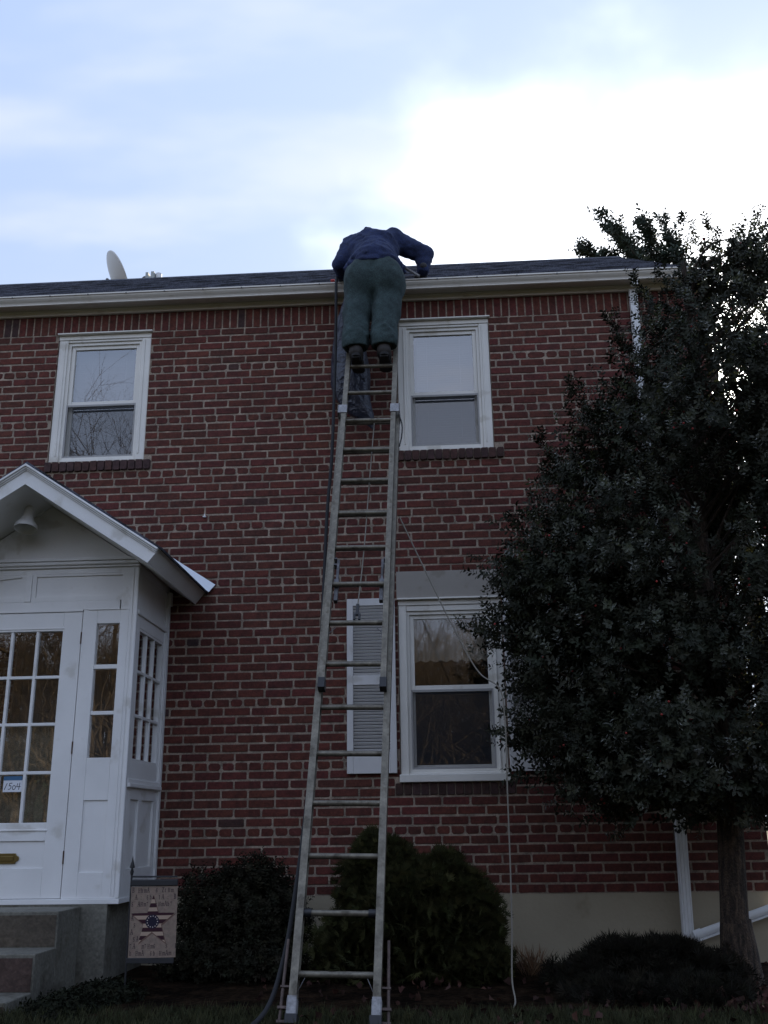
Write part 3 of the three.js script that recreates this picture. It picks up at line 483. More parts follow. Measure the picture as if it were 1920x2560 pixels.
// paper sign taped behind the door glass
{
  const cv = document.createElement('canvas'); cv.width = 256; cv.height = 160; const x = cv.getContext('2d'); x.fillStyle = '#d9dbe0'; x.fillRect(0, 0, 256, 160);
  x.strokeStyle = '#2a2a30'; x.lineWidth = 9; x.lineCap = 'round'; x.lineJoin = 'round';
  const path = (...p) => { x.beginPath(); x.moveTo(p[0], p[1]); for (let i = 2; i < p.length; i += 2) x.lineTo(p[i], p[i + 1]); x.stroke(); };
  path(52, 48, 20, 128); path(118, 44, 86, 48, 82, 80, 102, 76, 110, 94, 98, 120, 74, 126); x.beginPath(); x.ellipse(148, 102, 20, 26, 0.2, 0, 7); x.stroke(); path(196, 50, 184, 92, 232, 90); path(224, 42, 214, 128);
  const t = new THREE.CanvasTexture(cv); t.colorSpace = THREE.SRGBColorSpace;
  const s = thing('paper_sign', 'white paper sign hand lettered 1504 taped in the porch door glass', 'sign', [-3.053, 0.79, PZ - 0.022]);
  const g = new THREE.BoxGeometry(0.136, 0.083, 0.0006); const o = new THREE.Mesh(g, new THREE.MeshStandardMaterial({ map: t, roughness: 0.9 })); o.name = 'paper'; o.receiveShadow = o.castShadow = true; s.add(o);
  mesh('tape', bx(-0.068, 0.066, 0.0375, 0.066, 0.0006, 0.0012), M([0.05, 0.14, 0.26], { roughness: 0.7 }), s);
}
// bell-shaped lamp in the gable
{
  const l = thing('porch_lamp', 'white bell shaped lamp on a round plate in the porch gable', 'lamp', [-3.053, 2.81, PZ]);
  const disc = new THREE.CylinderGeometry(0.05, 0.054, 0.014, 28); disc.rotateX(Math.PI / 2); disc.translate(0, 0, 0.004);
  mesh('wall_plate', metreUV(disc), mat.porch, l);
  mesh('arm', tube([V(0, 0, 0.01), V(0.003, 0.012, 0.08), V(0.01, 0.0, 0.15), V(0.014, -0.03, 0.18)], 0.009, 20, 8), mat.white, l);
  const prof = [[0.012, 0.0], [0.024, -0.004], [0.03, -0.03], [0.032, -0.07], [0.045, -0.105], [0.068, -0.14], [0.073, -0.17], [0.07, -0.17], [0.064, -0.14], [0.04, -0.103], [0.027, -0.07], [0.025, -0.03]].map((p) => new THREE.Vector2(...p));
  const sh = new THREE.LatheGeometry(prof, 36); sh.scale(1.16, 1.1, 1.16); sh.rotateX(-0.22); sh.translate(0.014, -0.03, 0.18);
  mesh('lamp_shade', metreUV(sh), mat.white, l);
  const b = new THREE.SphereGeometry(0.022, 16, 12); b.translate(0.014, -0.15, 0.2); mesh('bulb', metreUV(b), M([0.35, 0.34, 0.32], { roughness: 0.3 }), l);
}
// concrete steps
{
  const st = thing('front_steps', 'worn concrete steps with dark risers below the porch door', 'steps');
  const xr = -2.489, xl = -3.64;
  [[0.0, 0.852, 1.238, 'stain'], [-0.212, 1.2385, 1.566, 'red'], [-0.42, 1.5665, 1.92, 'red']].forEach(([y, z0, z1, m]) => {
    mesh('step', [bx(xl, xr, -0.62, y, z0, z1, 0.008)], mat.concrete, st);
    mesh('riser', bx(xl + 0.01, xr - 0.012, y - (y < -0.4 ? 0.15 : 0.205), y - 0.022, z1 - 0.01, z1 + 0.0035), mat[m], st);
  });
}

// ---------------------------------------------------------------- things on the roof
{
  const d = thing('satellite_dish', 'pale satellite dish on the far slope of the roof', 'dish', [-4.30, 7.28, -3.6]);
  const pts = []; for (let i = 0; i <= 12; i++) { const r = 0.27 * i / 12; pts.push(new THREE.Vector2(r, r * r * 0.75)); } pts.push(new THREE.Vector2(0.278, 0.062), new THREE.Vector2(0.278, 0.048)); for (let i = 12; i >= 0; i--) { const r = 0.265 * i / 12; pts.push(new THREE.Vector2(r, r * r * 0.75 - 0.006)); }
  const g = new THREE.LatheGeometry(pts, 48); g.scale(1.15, 1.1, 1.25); g.applyQuaternion(new THREE.Quaternion().setFromUnitVectors(V(0, 1, 0), V(0.80, 0.50, -0.36).normalize())); g.translate(0.03, 0.28, 0);
  mesh('reflector', metreUV(g), mat.dish, d);
  mesh('mast', [bar(V(-0.05, 0.25, 0), V(-0.12, 0.05, 0.02), 0.022), bar(V(-0.12, 0.05, 0.02), V(-0.12, -0.85, 0.02), 0.022)], mat.steel, d);
  mesh('feed_arm', bar(V(0.02, 0.02, 0), V(0.42, 0.30, -0.2), 0.012), mat.steel, d);
  mesh('feed_horn', bar(V(0.42, 0.30, -0.2), V(0.38, 0.36, -0.17), 0.03), mat.steel, d);
  const v = thing('roof_vent', 'small grey and white vent pipe behind the roof ridge', 'vent', [-3.62, 6.81, -3.3]);
  mesh('hood', [bx(-0.09, 0.02, -0.2, 0.50, -0.08, 0.08), bx(-0.09, -0.055, 0.50, 0.56, -0.08, 0.08), bx(-0.02, 0.02, 0.50, 0.57, -0.08, 0.08)], M([0.36, 0.38, 0.36], { roughness: 0.7 }), v);
  mesh('pipe', bar(V(0.06, -0.2, 0), V(0.06, 0.575, 0), 0.04, 20), mat.white, v);
}

// ---------------------------------------------------------------- extension ladder
const LO = V(-0.60161, -0.23083, 2.34057), LD = V(Math.sin(0.020517), Math.cos(0.3883), -Math.sin(0.3883)).normalize(), LN = V(0, Math.sin(0.3883), Math.cos(0.3883)), LXv = new THREE.Vector3().crossVectors(LD, LN).normalize();
const lad = (t, x = 0, n = 0) => LO.clone().addScaledVector(LD, t * 0.3048).addScaledVector(LXv, x).addScaledVector(LN, n);   // t in rungs, x across, n out from the wall
function railBox(t0, t1, xa, xb, na, nb) { const L = (t1 - t0) * 0.3048, g = new THREE.BoxGeometry(Math.abs(xb - xa), L, Math.abs(nb - na)); g.applyMatrix4(new THREE.Matrix4().makeBasis(LXv, LD, LN)); const c = lad((t0 + t1) / 2, (xa + xb) / 2, (na + nb) / 2); g.translate(c.x, c.y, c.z); return metreUV(g); }
{
  const l = thing('extension_ladder', 'tall weathered aluminium extension ladder leaning on the gutter', 'ladder');
  const channel = (t0, t1, xo, s, n0, n1, w, th = 0.004) => [railBox(t0, t1, xo, xo - s * th, n0, n1), railBox(t0, t1, xo - s * th, xo - s * w, n1 - th, n1), railBox(t0, t1, xo - s * th, xo - s * w, n0, n0 + th)];
  for (const s of [-1, 1]) {
    mesh('base_rail', channel(-0.62, 13.25, s * 0.232, s, -0.04, 0.03, 0.04), mat.alu, l);
    mesh('fly_rail', channel(5.5, 18.35, s * 0.207, s, 0.034, 0.094, 0.036), mat.alu, l);
    mesh('end_cap', railBox(5.28, 5.5, s * 0.21, s * 0.168, 0.03, 0.098), mat.black, l);
    mesh('guide_bracket', [railBox(13.05, 13.32, s * 0.236, s * 0.165, 0.095, 0.1), railBox(13.05, 13.32, s * 0.236, s * 0.231, -0.042, 0.1)], mat.aluBright, l);
    const f = mesh('foot', [railBox(-0.66, -0.36, s * 0.19, s * 0.236, 0.0305, 0.036), railBox(-0.7, -0.4, s * 0.2375, s * 0.2325, -0.03, 0.036), railBox(-0.7, -0.4, s * 0.188, s * 0.192, -0.03, 0.036)], mat.aluBright, l);
    mesh('rubber_pad', railBox(-0.78, -0.64, s * 0.18, s * 0.24, -0.05, 0.045), mat.black, f);
    mesh('rung_lock', [railBox(7.86, 8.62, s * 0.142, s * 0.158, 0.0, 0.03), railBox(7.5, 7.9, s * 0.138, s * 0.162, 0.0, 0.04), railBox(8.42, 8.46, s * 0.158, s * 0.2, 0.0, 0.05), railBox(8.58, 8.62, s * 0.158, s * 0.2, 0.0, 0.05), railBox(7.93, 8.04, s * 0.136, s * 0.166, -0.02, 0.05)], mat.steel, l);
    const lev = mesh('leveler', [bar(lad(-1.05, s * 0.262 + s * 0.012, 0.0), lad(0.55, s * 0.262, 0.0), 0.0085, 8)], mat.rod, l);
    mesh('clamp', [railBox(-0.22, -0.19, s * 0.234, s * 0.28, -0.012, 0.014), railBox(-0.55, -0.51, s * 0.234, s * 0.285, -0.015, 0.02), railBox(-0.76, -0.72, s * 0.24, s * 0.285, -0.015, 0.02)], mat.rod, lev);
    mesh('rung_brace', [bar(lad(6.75, s * 0.13, 0.06), lad(6.52, s * 0.2, 0.06), 0.0025, 6)], mat.steel, l);
    mesh('rung_brace', [bar(lad(-0.06, s * 0.16, 0.0), lad(-0.32, s * 0.2, 0.0), 0.0025, 6)], mat.steel, l);
  }
  for (let i = 0; i <= 13; i++) mesh('rung', [bar(lad(i, -0.229, -0.004), lad(i, 0.229, -0.004), 0.0165, 14), ...[-1, 1].map((s) => bar(lad(i, s * 0.2, -0.004), lad(i, s * 0.19, -0.004), 0.021, 12))], mat.alu, l);
  for (let i = 6; i <= 18; i++) mesh('rung', [bar(lad(i - 0.135, -0.204, 0.062), lad(i - 0.135, 0.204, 0.062), 0.0165, 14)], mat.alu, l);
  for (const s of [-1, 1]) mesh('rung_collar', bar(lad(1, s * 0.196, -0.004), lad(1, s * 0.152, -0.004), 0.0225, 12), mat.black, l);
  mesh('hoist_rope', tube([lad(13.1, 0.04, 0.0), lad(11, 0.03, 0.02), lad(8.6, 0.02, 0.05), lad(7.3, 0.004, 0.065)], 0.0045, 60, 6), mat.rope, l);
  mesh('rope_clip', [railBox(7.05, 7.32, -0.006, 0.014, 0.055, 0.075), railBox(6.93, 7.08, -0.02, -0.006, 0.055, 0.075), railBox(6.93, 7.08, 0.012, 0.026, 0.055, 0.075)], mat.black, l);
  mesh('rope_loop', tube([lad(13.2, 0.232, 0.0), lad(12.9, 0.252, -0.01), lad(12.5, 0.25, -0.015), lad(12.2, 0.235, -0.02)], 0.005, 30, 6), mat.black, l);
}

// ---------------------------------------------------------------- black hose up the ladder, rope down the tree side
{
  const h = thing('black_hose', 'long black hose hanging from the gutter down beside the ladder', 'hose');
  const p = [[-0.845, 5.06, 0.17], [-0.838, 5.075, 0.235], [-0.832, 4.98, 0.33], [-0.828, 4.4, 0.40], [-0.823, 3.821, 0.55], [-0.815, 3.13, 0.8], [-0.826, 2.712, 0.95], [-0.818, 1.617, 1.35], [-0.835, 0.715, 1.75], [-0.852, 0.212, 2.05], [-0.888, -0.164, 2.25], [-0.945, -0.38, 2.42], [-1.05, -0.46, 2.62], [-1.3, -0.465, 3.1], [-1.9, -0.47, 3.4]].map((q) => V(...q));
  mesh('tube', tube(p, 0.0125, 260, 10), mat.hose, h);
  mesh('red_plug', [bar(V(-0.895, 5.062, 0.2), V(-0.86, 5.066, 0.2), 0.014, 12)], mat.redPlastic, h);
  const r = mesh('rope', tube([V(-0.285, 2.55, 1.22), V(-0.1, 2.1, 1.33), V(0.06, 1.72, 1.44), V(0.22, 1.40, 1.52), V(0.335, 1.30, 1.56), V(0.358, 1.12, 1.58), V(0.352, 0.7, 1.6), V(0.345, 0.2, 1.62), V(0.336, -0.1, 1.64), V(0.322, -0.36, 1.68), V(0.33, -0.44, 1.75), V(0.31, -0.465, 1.9), V(0.29, -0.47, 2.3)], 0.0048, 220, 8), mat.rope);
  tag(r, 'pale rope running from the ladder over the tree edge down to the ground', 'rope');
}

// ---------------------------------------------------------------- the man on the ladder
{
  const wob = (x, y, z, a, f) => a * (fbm(x * f + 5, y * f, z * f, 3) - 0.5) * 2;
  const man = thing('person', 'man in navy hoodie and dark green trousers bending over the gutter from the ladder', 'person');
  const AL = [-0.632, 4.11, 0.735], AR = [-0.408, 4.11, 0.735], KL = [-0.632, 4.50, 0.625], KR = [-0.392, 4.50, 0.625], HL = [-0.600, 4.86, 0.53], HR = [-0.376, 4.86, 0.53];
  const SL = [-0.70, 5.345, 0.27], SR = [-0.345, 5.395, 0.27], EL = [-0.785, 5.13, 0.37], ER = [-0.072, 5.29, 0.19], WL = [-0.788, 5.075, 0.245], WR = [-0.080, 5.10, 0.225];
  const pel = [-0.488, 4.90, 0.52], chest = [-0.515, 5.26, 0.33], neck = [-0.522, 5.42, 0.22], head = [-0.522, 5.45, 0.0];
  // the continuous body under the clothes, with a face turned down to the gutter
  const bodyF = (x, y, z) => {
    let d = ell(x, y, z, pel, [0.15, 0.12, 0.11]);
    d = smin(d, capsule(x, y, z, pel, chest, 0.125, 0.135), 0.05);
    d = smin(d, capsule(x, y, z, chest, neck, 0.12, 0.06), 0.06); d = smin(d, capsule(x, y, z, neck, head, 0.055, 0.05), 0.03);
    for (const [a, b, c] of [[HL, KL, AL], [HR, KR, AR]]) { d = smin(d, capsule(x, y, z, a, b, 0.085, 0.058), 0.05); d = smin(d, capsule(x, y, z, b, c, 0.056, 0.038), 0.02); d = smin(d, capsule(x, y, z, c, [c[0], 4.07, 0.60], 0.038, 0.03), 0.02); }
    for (const [a, b, c] of [[SL, EL, WL], [SR, ER, WR]]) { d = smin(d, capsule(x, y, z, chest, a, 0.1, 0.06), 0.05); d = smin(d, capsule(x, y, z, a, b, 0.052, 0.04), 0.03); d = smin(d, capsule(x, y, z, b, c, 0.04, 0.027), 0.02); }
    return d;
  };
  const bodyG = surface([-0.95, 4.0, -0.15], [0.08, 5.6, 0.9], 0.018, bodyF);
  // head in its own finer grid: up axis of the head points forward and up, face looks down and forward
  const up = V(0, 0.72, -0.69).normalize(), fw = V(0, -0.69, -0.72).normalize(), rt = V(1, 0, 0), hc = V(...head);
  const headF = (x, y, z) => {
    const p = V(x, y, z).sub(hc), a = p.dot(rt), b = p.dot(up), c = p.dot(fw), A = Math.abs(a);
    let d = ell(a, b, c, [0, 0.02, -0.01], [0.075, 0.105, 0.095]); d = smin(d, ell(a, b, c, [0, -0.055, 0.03], [0.055, 0.06, 0.06]), 0.03);
    d = smin(d, capsule(a, b, c, [0, 0.0, 0.082], [0, -0.028, 0.104], 0.009, 0.014), 0.012); d = smin(d, ell(a, b, c, [0, -0.1, 0.065], [0.025, 0.018, 0.02]), 0.015);
    d = smin(d, capsule(A, b, c, [0.018, 0.028, 0.082], [0.045, 0.025, 0.07], 0.008, 0.006), 0.01); d = Math.max(d, -ell(A, b, c, [0.03, 0.008, 0.09], [0.015, 0.009, 0.012])); d = Math.min(d, ell(A, b, c, [0.03, 0.008, 0.072], [0.012, 0.011, 0.011]));
    d = smin(d, ell(A, b, c, [0.078, -0.005, -0.01], [0.012, 0.03, 0.02]), 0.008); d = smin(d, capsule(a, b, c, [-0.02, -0.065, 0.082], [0.02, -0.065, 0.082], 0.006, 0.006), 0.006);
    return d;
  };
  mesh('body', [bodyG, surface([-0.64, 5.28, -0.16], [-0.40, 5.6, 0.16], 0.006, headF)], mat.skin, man);
  mesh('hair', surface([-0.64, 5.3, -0.16], [-0.40, 5.62, 0.18], 0.007, (x, y, z) => { const p = V(x, y, z).sub(hc), a = p.dot(rt), b = p.dot(up), c = p.dot(fw); return Math.max(ell(a, b, c, [0, 0.024, -0.014], [0.083, 0.112, 0.1]), c - 0.045 - b * 0.35) + wob(x, y, z, 0.003, 60); }), mat.hair, man);
  // trousers
  const trF = (x, y, z) => {
    let d = ell(x, y, z, [-0.488, 4.86, 0.53], [0.25, 0.232, 0.195]);
    d = smin(d, ell(x, y, z, [-0.605, 4.80, 0.60], [0.13, 0.17, 0.15]), 0.05); d = smin(d, ell(x, y, z, [-0.372, 4.80, 0.60], [0.13, 0.17, 0.15]), 0.05);
    let L = 9;
    for (const [a, b, c] of [[HL, KL, AL], [HR, KR, AR]]) { let q = capsule(x, y, z, [a[0] + (a === HL ? -0.01 : 0.01), a[1] - 0.1, a[2] + 0.02], b, 0.13, 0.110); q = smin(q, capsule(x, y, z, b, [c[0], 4.20, c[2] - 0.02], 0.112, 0.102), 0.03); q = smin(q, capsule(x, y, z, [c[0], 4.24, c[2] - 0.03], [c[0], 4.16, c[2] - 0.01], 0.100, 0.104), 0.02); L = Math.min(L, q); }
    d = smin(d, L, 0.045);
    if (Math.abs(d) < 0.06) d += wob(x * 1.0, y * 0.45, z, 0.017, 7) + wob(x * 1.3, y * 0.7 + x * 0.5, z, 0.010, 16) + wob(x, y * 1.8, z, 0.016 * sstep(4.45, 4.2, y), 15);
    d = Math.max(d, 4.125 - y + 0.05 * (0.735 - z) + wob(x, 0, z, 0.01, 12));                                   // hems
    for (const c of [AL, AR]) d = Math.max(d, -Math.max(Math.hypot(x - c[0], z - c[2]) - 0.070, y - 4.17));      // open at the hem
    return Math.max(d, y - 5.08);
  };
  mesh('trousers', surface([-0.82, 4.06, 0.22], [-0.16, 5.12, 0.92], 0.0115, trF), mat.green, man);
  // hoodie with sleeves and a fallen hood
  const hoF = (x, y, z) => {
    let d = capsule(x, y, z, [-0.488, 5.0, 0.50], [-0.51, 5.24, 0.37], 0.205, 0.175); d = smin(d, capsule(x, y, z, [-0.60, 5.25, 0.345], [-0.43, 5.28, 0.345], 0.14, 0.14), 0.09);
    d = smin(d, ell(x, y, z, [-0.488, 4.99, 0.505], [0.248, 0.10, 0.205]), 0.05);
    d = smin(d, capsule(x, y, z, [-0.63, 5.30, 0.30], SL, 0.12, 0.095), 0.05); d = smin(d, capsule(x, y, z, [-0.42, 5.32, 0.30], SR, 0.12, 0.10), 0.06);
    d = smin(d, capsule(x, y, z, SL, EL, 0.09, 0.068), 0.03); d = smin(d, capsule(x, y, z, EL, [WL[0], WL[1] + 0.02, WL[2] + 0.03], 0.068, 0.054), 0.025);
    d = smin(d, capsule(x, y, z, SR, ER, 0.10, 0.078), 0.035); d = smin(d, capsule(x, y, z, ER, [WR[0], WR[1] + 0.02, WR[2]], 0.078, 0.052), 0.025);
    d = smin(d, ell(x, y, z, [-0.560, 5.46, 0.235], [0.062, 0.085, 0.08]), 0.025); d = smin(d, ell(x, y, z, [-0.49, 5.42, 0.22], [0.10, 0.06, 0.09]), 0.04);
    if (Math.abs(d) < 0.06) d += wob(x * 0.8, y * 1.5, z, 0.022, 8) + wob(x + y * 0.6, y * 1.4, z, 0.011, 19) + 0.005 * Math.sin(y * 95 + x * 14) * sstep(5.10, 4.97, y) * 0.6;
    d = Math.max(d, (4.925 + 0.10 * clamp(z - 0.5, -0.3, 0.3) + wob(x, 0, z, 0.008, 9)) - y + (x < -0.74 || x > -0.22 ? -0.3 : 0));
    return d;
  };
  mesh('hoodie', surface([-0.96, 4.80, 0.02], [0.10, 5.62, 0.86], 0.0115, hoF), mat.navy, man);
  // gloves: palm, four unequal bent fingers, thumb
  const glove = (w, dir, curl, side, lo, hi) => {
    const f = V(...dir).normalize(), s = V(1, 0, 0), dn = V(...curl).normalize(), o = V(...w), P = (a, b, c) => { const q = o.clone().addScaledVector(f, a).addScaledVector(s, b * side).addScaledVector(dn, c); return [q.x, q.y, q.z]; };
    const parts = []; [[0.030, 0.078, 0.95], [0.010, 0.086, 1], [-0.010, 0.080, 0.95], [-0.029, 0.066, 0.85]].forEach(([b, l, k]) => { parts.push([P(0.082, b, 0), P(0.082 + l * 0.42, b * 1.15, 0.006), 0.0125, 0.0115], [P(0.082 + l * 0.42, b * 1.15, 0.006), P(0.082 + l * 0.68, b * 1.15, 0.034), 0.0115, 0.0105], [P(0.082 + l * 0.68, b * 1.15, 0.034), P(0.082 + l * 0.66, b * 1.1, 0.058), 0.0105, 0.009]); });
    parts.push([P(0.03, 0.034, 0.004), P(0.062, 0.062, 0.016), 0.016, 0.0135], [P(0.062, 0.062, 0.016), P(0.088, 0.062, 0.04), 0.0135, 0.011]);
    return surface(lo, hi, 0.0048, (x, y, z) => { let d = capsule(x, y, z, P(-0.035, 0, 0), P(0.015, 0, 0), 0.034, 0.032); for (const b of [-0.024, 0, 0.024]) d = smin(d, capsule(x, y, z, P(0.01, b * 0.9, 0), P(0.082, b * 1.1, 0.002), 0.02, 0.0165), 0.018); for (const q of parts) d = smin(d, capsule(x, y, z, ...q), 0.006); return d; });
  };
  mesh('glove', glove([-0.786, 5.085, 0.245], [0.05, -0.35, -0.95], [0, -0.95, 0.35], 1, [-0.9, 4.93, 0.0], [-0.68, 5.2, 0.36]), mat.glove, man);
  mesh('glove', glove([-0.083, 5.115, 0.225], [-0.12, -0.5, -0.8], [0, -0.8, 0.25], -1, [-0.2, 4.9, 0.0], [0.03, 5.2, 0.36]), mat.glove, man);
  for (const [a, b] of [[[-0.788, 5.098, 0.285], [-0.787, 5.088, 0.268]], [[-0.078, 5.128, 0.232], [-0.080, 5.112, 0.233]]]) mesh('glove_cuff', bar(V(...a), V(...b), 0.044, 18), mat.cuff, man);
  // work boots standing on the rung
  for (const c of [AL, AR]) {
    const x0 = c[0] + 0.003, x1 = c[0] + 0.012, bf = (x, y, z) => { const cx = lerp(x0, x1, (0.8 - z) / 0.3); let d = capsule(x, y, z, [x0, 4.075, 0.765], [x0, 4.085, 0.70], 0.046, 0.05); d = smin(d, capsule(x, y, z, [x0, 4.08, 0.70], [x1, 4.06, 0.545], 0.05, 0.044), 0.03); d = smin(d, capsule(x, y, z, [x0, 4.10, 0.745], [x0, 4.21, 0.735], 0.05, 0.056), 0.03); return Math.max(d + wob(x, y, z, 0.003, 25), 4.046 - y); };
    const b = mesh('boot', surface([c[0] - 0.09, 4.02, 0.46], [c[0] + 0.1, 4.24, 0.84], 0.007, bf), mat.boot, man);
    const sole = new THREE.Shape(); sole.moveTo(-0.034, 0.0); sole.bezierCurveTo(-0.04, 0.12, -0.05, 0.2, -0.046, 0.25); sole.bezierCurveTo(-0.04, 0.31, 0.04, 0.31, 0.048, 0.25); sole.bezierCurveTo(0.052, 0.2, 0.036, 0.12, 0.036, 0.0); sole.bezierCurveTo(0.034, -0.05, -0.032, -0.05, -0.034, 0.0);
    const sg = new THREE.ExtrudeGeometry(sole, { depth: 0.018, bevelEnabled: true, bevelSize: 0.004, bevelThickness: 0.004, bevelSegments: 1 }); sg.rotateX(-Math.PI / 2); sg.translate(x0 + 0.003, 4.026, 0.775);
    mesh('sole', [metreUV(sg), bx(x0 - 0.03, x0 + 0.034, 4.008, 4.0265, 0.715, 0.80, 0.006)], mat.sole, b);
    const col = new THREE.TorusGeometry(0.052, 0.012, 8, 24); col.rotateX(Math.PI / 2); col.translate(x0, 4.135, 0.742); mesh('collar', metreUV(col), mat.bootCollar, b);
  }
}
{
  const t = thing('hand_tool', 'grey metal rod tool beside the right hand on the gutter', 'tool');
  mesh('handle', bar(V(-0.29, 5.185, 0.22), V(-0.115, 5.05, 0.235), 0.0125, 12), mat.aluBright, t);
  mesh('rod', bar(V(-0.285, 5.045, 0.235), V(-0.13, 5.06, 0.232), 0.006, 8), mat.steel, t);
}
// dark plastic bag hanging between ladder and wall
{
  const sec = [[5.0, -0.735, 0.03, 0.02], [4.86, -0.73, 0.05, 0.035], [4.70, -0.74, 0.095, 0.06], [4.48, -0.73, 0.142, 0.09], [4.275, -0.73, 0.158, 0.11], [4.085, -0.727, 0.162, 0.115], [3.98, -0.712, 0.150, 0.105], [3.90, -0.69, 0.135, 0.09], [3.847, -0.672, 0.124, 0.075], [3.78, -0.625, 0.095, 0.055], [3.72, -0.575, 0.055, 0.03], [3.64, -0.528, 0.006, 0.006]];
  const n = 72, rows = [], pos = [], idx = [];
  for (let s = 0; s < sec.length - 1; s++) for (let k = 0; k < 7; k++) { const t = k / 7; rows.push(sec[s].map((v, i) => lerp(v, sec[s + 1][i], t))); } rows.push(sec.at(-1));
  rows.forEach(([y, cx, w, d], j) => { for (let i = 0; i < n; i++) { const a = i / n * 2 * Math.PI, fold = 1 + 0.16 * (fbm(Math.cos(a) * 2.2 + 4, Math.sin(a) * 2.2, y * 5, 3) - 0.5) * 2 + 0.05 * Math.sin(a * 9 + y * 14) * sstep(4.2, 4.9, y); const c = Math.cos(a), s = Math.sin(a); pos.push(cx + Math.sign(c) * Math.pow(Math.abs(c), 0.8) * w * fold, y, 0.19 + s * d * fold); } });
  for (let j = 0; j < rows.length - 1; j++) for (let i = 0; i < n; i++) { const a = j * n + i, b = j * n + (i + 1) % n, c = a + n, d = b + n; idx.push(a, b, c, b, d, c); }
  const g = new THREE.BufferGeometry(); g.setAttribute('position', new THREE.Float32BufferAttribute(pos, 3)); g.setIndex(idx); g.computeVertexNormals();
  tag(mesh('rubbish_bag', metreUV(g), mat.bag), 'dark plastic rubbish bag hanging behind the ladder below the gutter', 'bag');
}

// ---------------------------------------------------------------- garden flag
{
  const f = thing('garden_flag', 'small tan garden flag with a striped star on a black iron stand', 'flag', [-1.955, -0.48, 1.5]);
  mesh('stand', [bar(V(0, -0.1, 0), V(0.002, 0.70, 0), 0.006, 8), bar(V(0.002, 0.692, 0), V(0.285, 0.690, 0), 0.005, 8)], mat.black, f);
  const fin = new THREE.LatheGeometry([[0, 0.115], [0.006, 0.085], [0.017, 0.045], [0.006, 0.04], [0.012, 0.02], [0.007, 0]].map((p) => new THREE.Vector2(...p)), 12); fin.translate(0.002, 0.7, 0); mesh('finial', metreUV(fin), mat.black, f);
  const cv = document.createElement('canvas'); cv.width = 580; cv.height = 880; const x = cv.getContext('2d');
  x.fillStyle = '#877869'; x.fillRect(0, 0, 580, 880);
  for (let i = 0; i < 2600; i++) { x.fillStyle = `rgba(${rnd() < 0.5 ? '170,140,118' : '90,70,60'},0.06)`; x.beginPath(); x.arc(rr(0, 580), rr(0, 880), rr(4, 26), 0, 7); x.fill(); }
  const rowsT = ['B HhmA  6 ZtHm ', ' A : 6b  1A : B ', 'S AHm7  kHmAb7 ', '', 'A               b', ' S              7m', 'A               b', ' SAm            H7', '7A  m7Hm6   S  b', 'b HmA  6b HmAm '];
  x.fillStyle = 'rgba(45,32,38,0.95)';
  rowsT.forEach((s, j) => { let px = 14; for (const ch of s) { x.font = `bold ${'ABZ'.includes(ch) ? 84 : 70}px serif`; x.save(); x.translate(px, 80 + j * 86); x.scale(0.56, 1.1); x.fillText(ch, 0, 0); x.restore(); px += 37; } });
  const star = (R, r, cx, cy) => { x.beginPath(); for (let i = 0; i < 10; i++) { const a = -Math.PI / 2 + i * Math.PI / 5, q = i % 2 ? r : R; x.lineTo(cx + q * Math.cos(a) * 0.98, cy + q * Math.sin(a) * 1.12); } x.closePath(); };
  star(300, 122, 292, 450); x.fillStyle = 'rgba(70,40,35,0.5)'; x.fill(); x.save(); star(288, 116, 284, 436); x.clip(); for (let i = 0; i < 13; i++) { x.fillStyle = i % 2 ? '#a8927f' : '#341520'; x.fillRect(0, 116 + i * 50, 580, 46); } x.restore();
  x.fillStyle = '#1d1a2c'; x.beginPath(); x.arc(284, 440, 86, 0, 7); x.fill(); x.fillStyle = '#c9b9b0'; for (let i = 0; i < 13; i++) { const a = i / 13 * 2 * Math.PI; x.beginPath(); x.arc(284 + 64 * Math.cos(a), 440 + 68 * Math.sin(a), 6.5, 0, 7); x.fill(); }
  const t = new THREE.CanvasTexture(cv); t.colorSpace = THREE.SRGBColorSpace;
  const cloth = (w, h, d) => { const g = new THREE.BoxGeometry(w, h, 0.0016, 30, 24, 1), p = g.attributes.position; for (let i = 0; i < p.count; i++) p.setZ(i, p.getZ(i) + 0.006 * Math.sin(p.getX(i) * 22 + 1) * (0.5 - p.getY(i) / h) + d); g.computeVertexNormals(); return g; };
  const o = new THREE.Mesh(cloth(0.288, 0.40, 0), new THREE.MeshStandardMaterial({ map: t, roughness: 0.95 })); o.name = 'printed_cloth'; o.position.set(0.150, 0.437, 0.004); o.rotation.z = 0.01; o.castShadow = o.receiveShadow = true; f.add(o);
  mesh('sleeve', [bx(0.006, 0.292, 0.6375, 0.675, -0.008, 0.012, 0.006)], mat.dark, f);
  mesh('hem', [bx(0.002, 0.288, 0.205, 0.2365, 0.0, 0.008, 0.003)], mat.dark, f);
}

// ---------------------------------------------------------------- plants
function leafGeo(list) {                       // list of [base, tip, width, normal hint, fold]
  const pos = [];
  for (const [a, b, w, n, k] of list) { const d = b.clone().sub(a), s = new THREE.Vector3().crossVectors(d, n).normalize().multiplyScalar(w / 2), m = a.clone().lerp(b, 0.5), u = n.clone().normalize().multiplyScalar(k * w), l = m.clone().add(s).add(u), r = m.clone().sub(s).add(u); for (const q of [a, l, b, a, b, r]) pos.push(q.x, q.y, q.z); }
  const g = new THREE.BufferGeometry(); g.setAttribute('position', new THREE.Float32BufferAttribute(pos, 3)); g.computeVertexNormals(); g.setAttribute('uv', new THREE.Float32BufferAttribute(new Float32Array(pos.length / 3 * 2), 2)); return g;
}
const rdir = () => { const z = rr(-1, 1), a = rr(0, 6.2832), r = Math.sqrt(1 - z * z); return V(r * Math.cos(a), z, r * Math.sin(a)); };
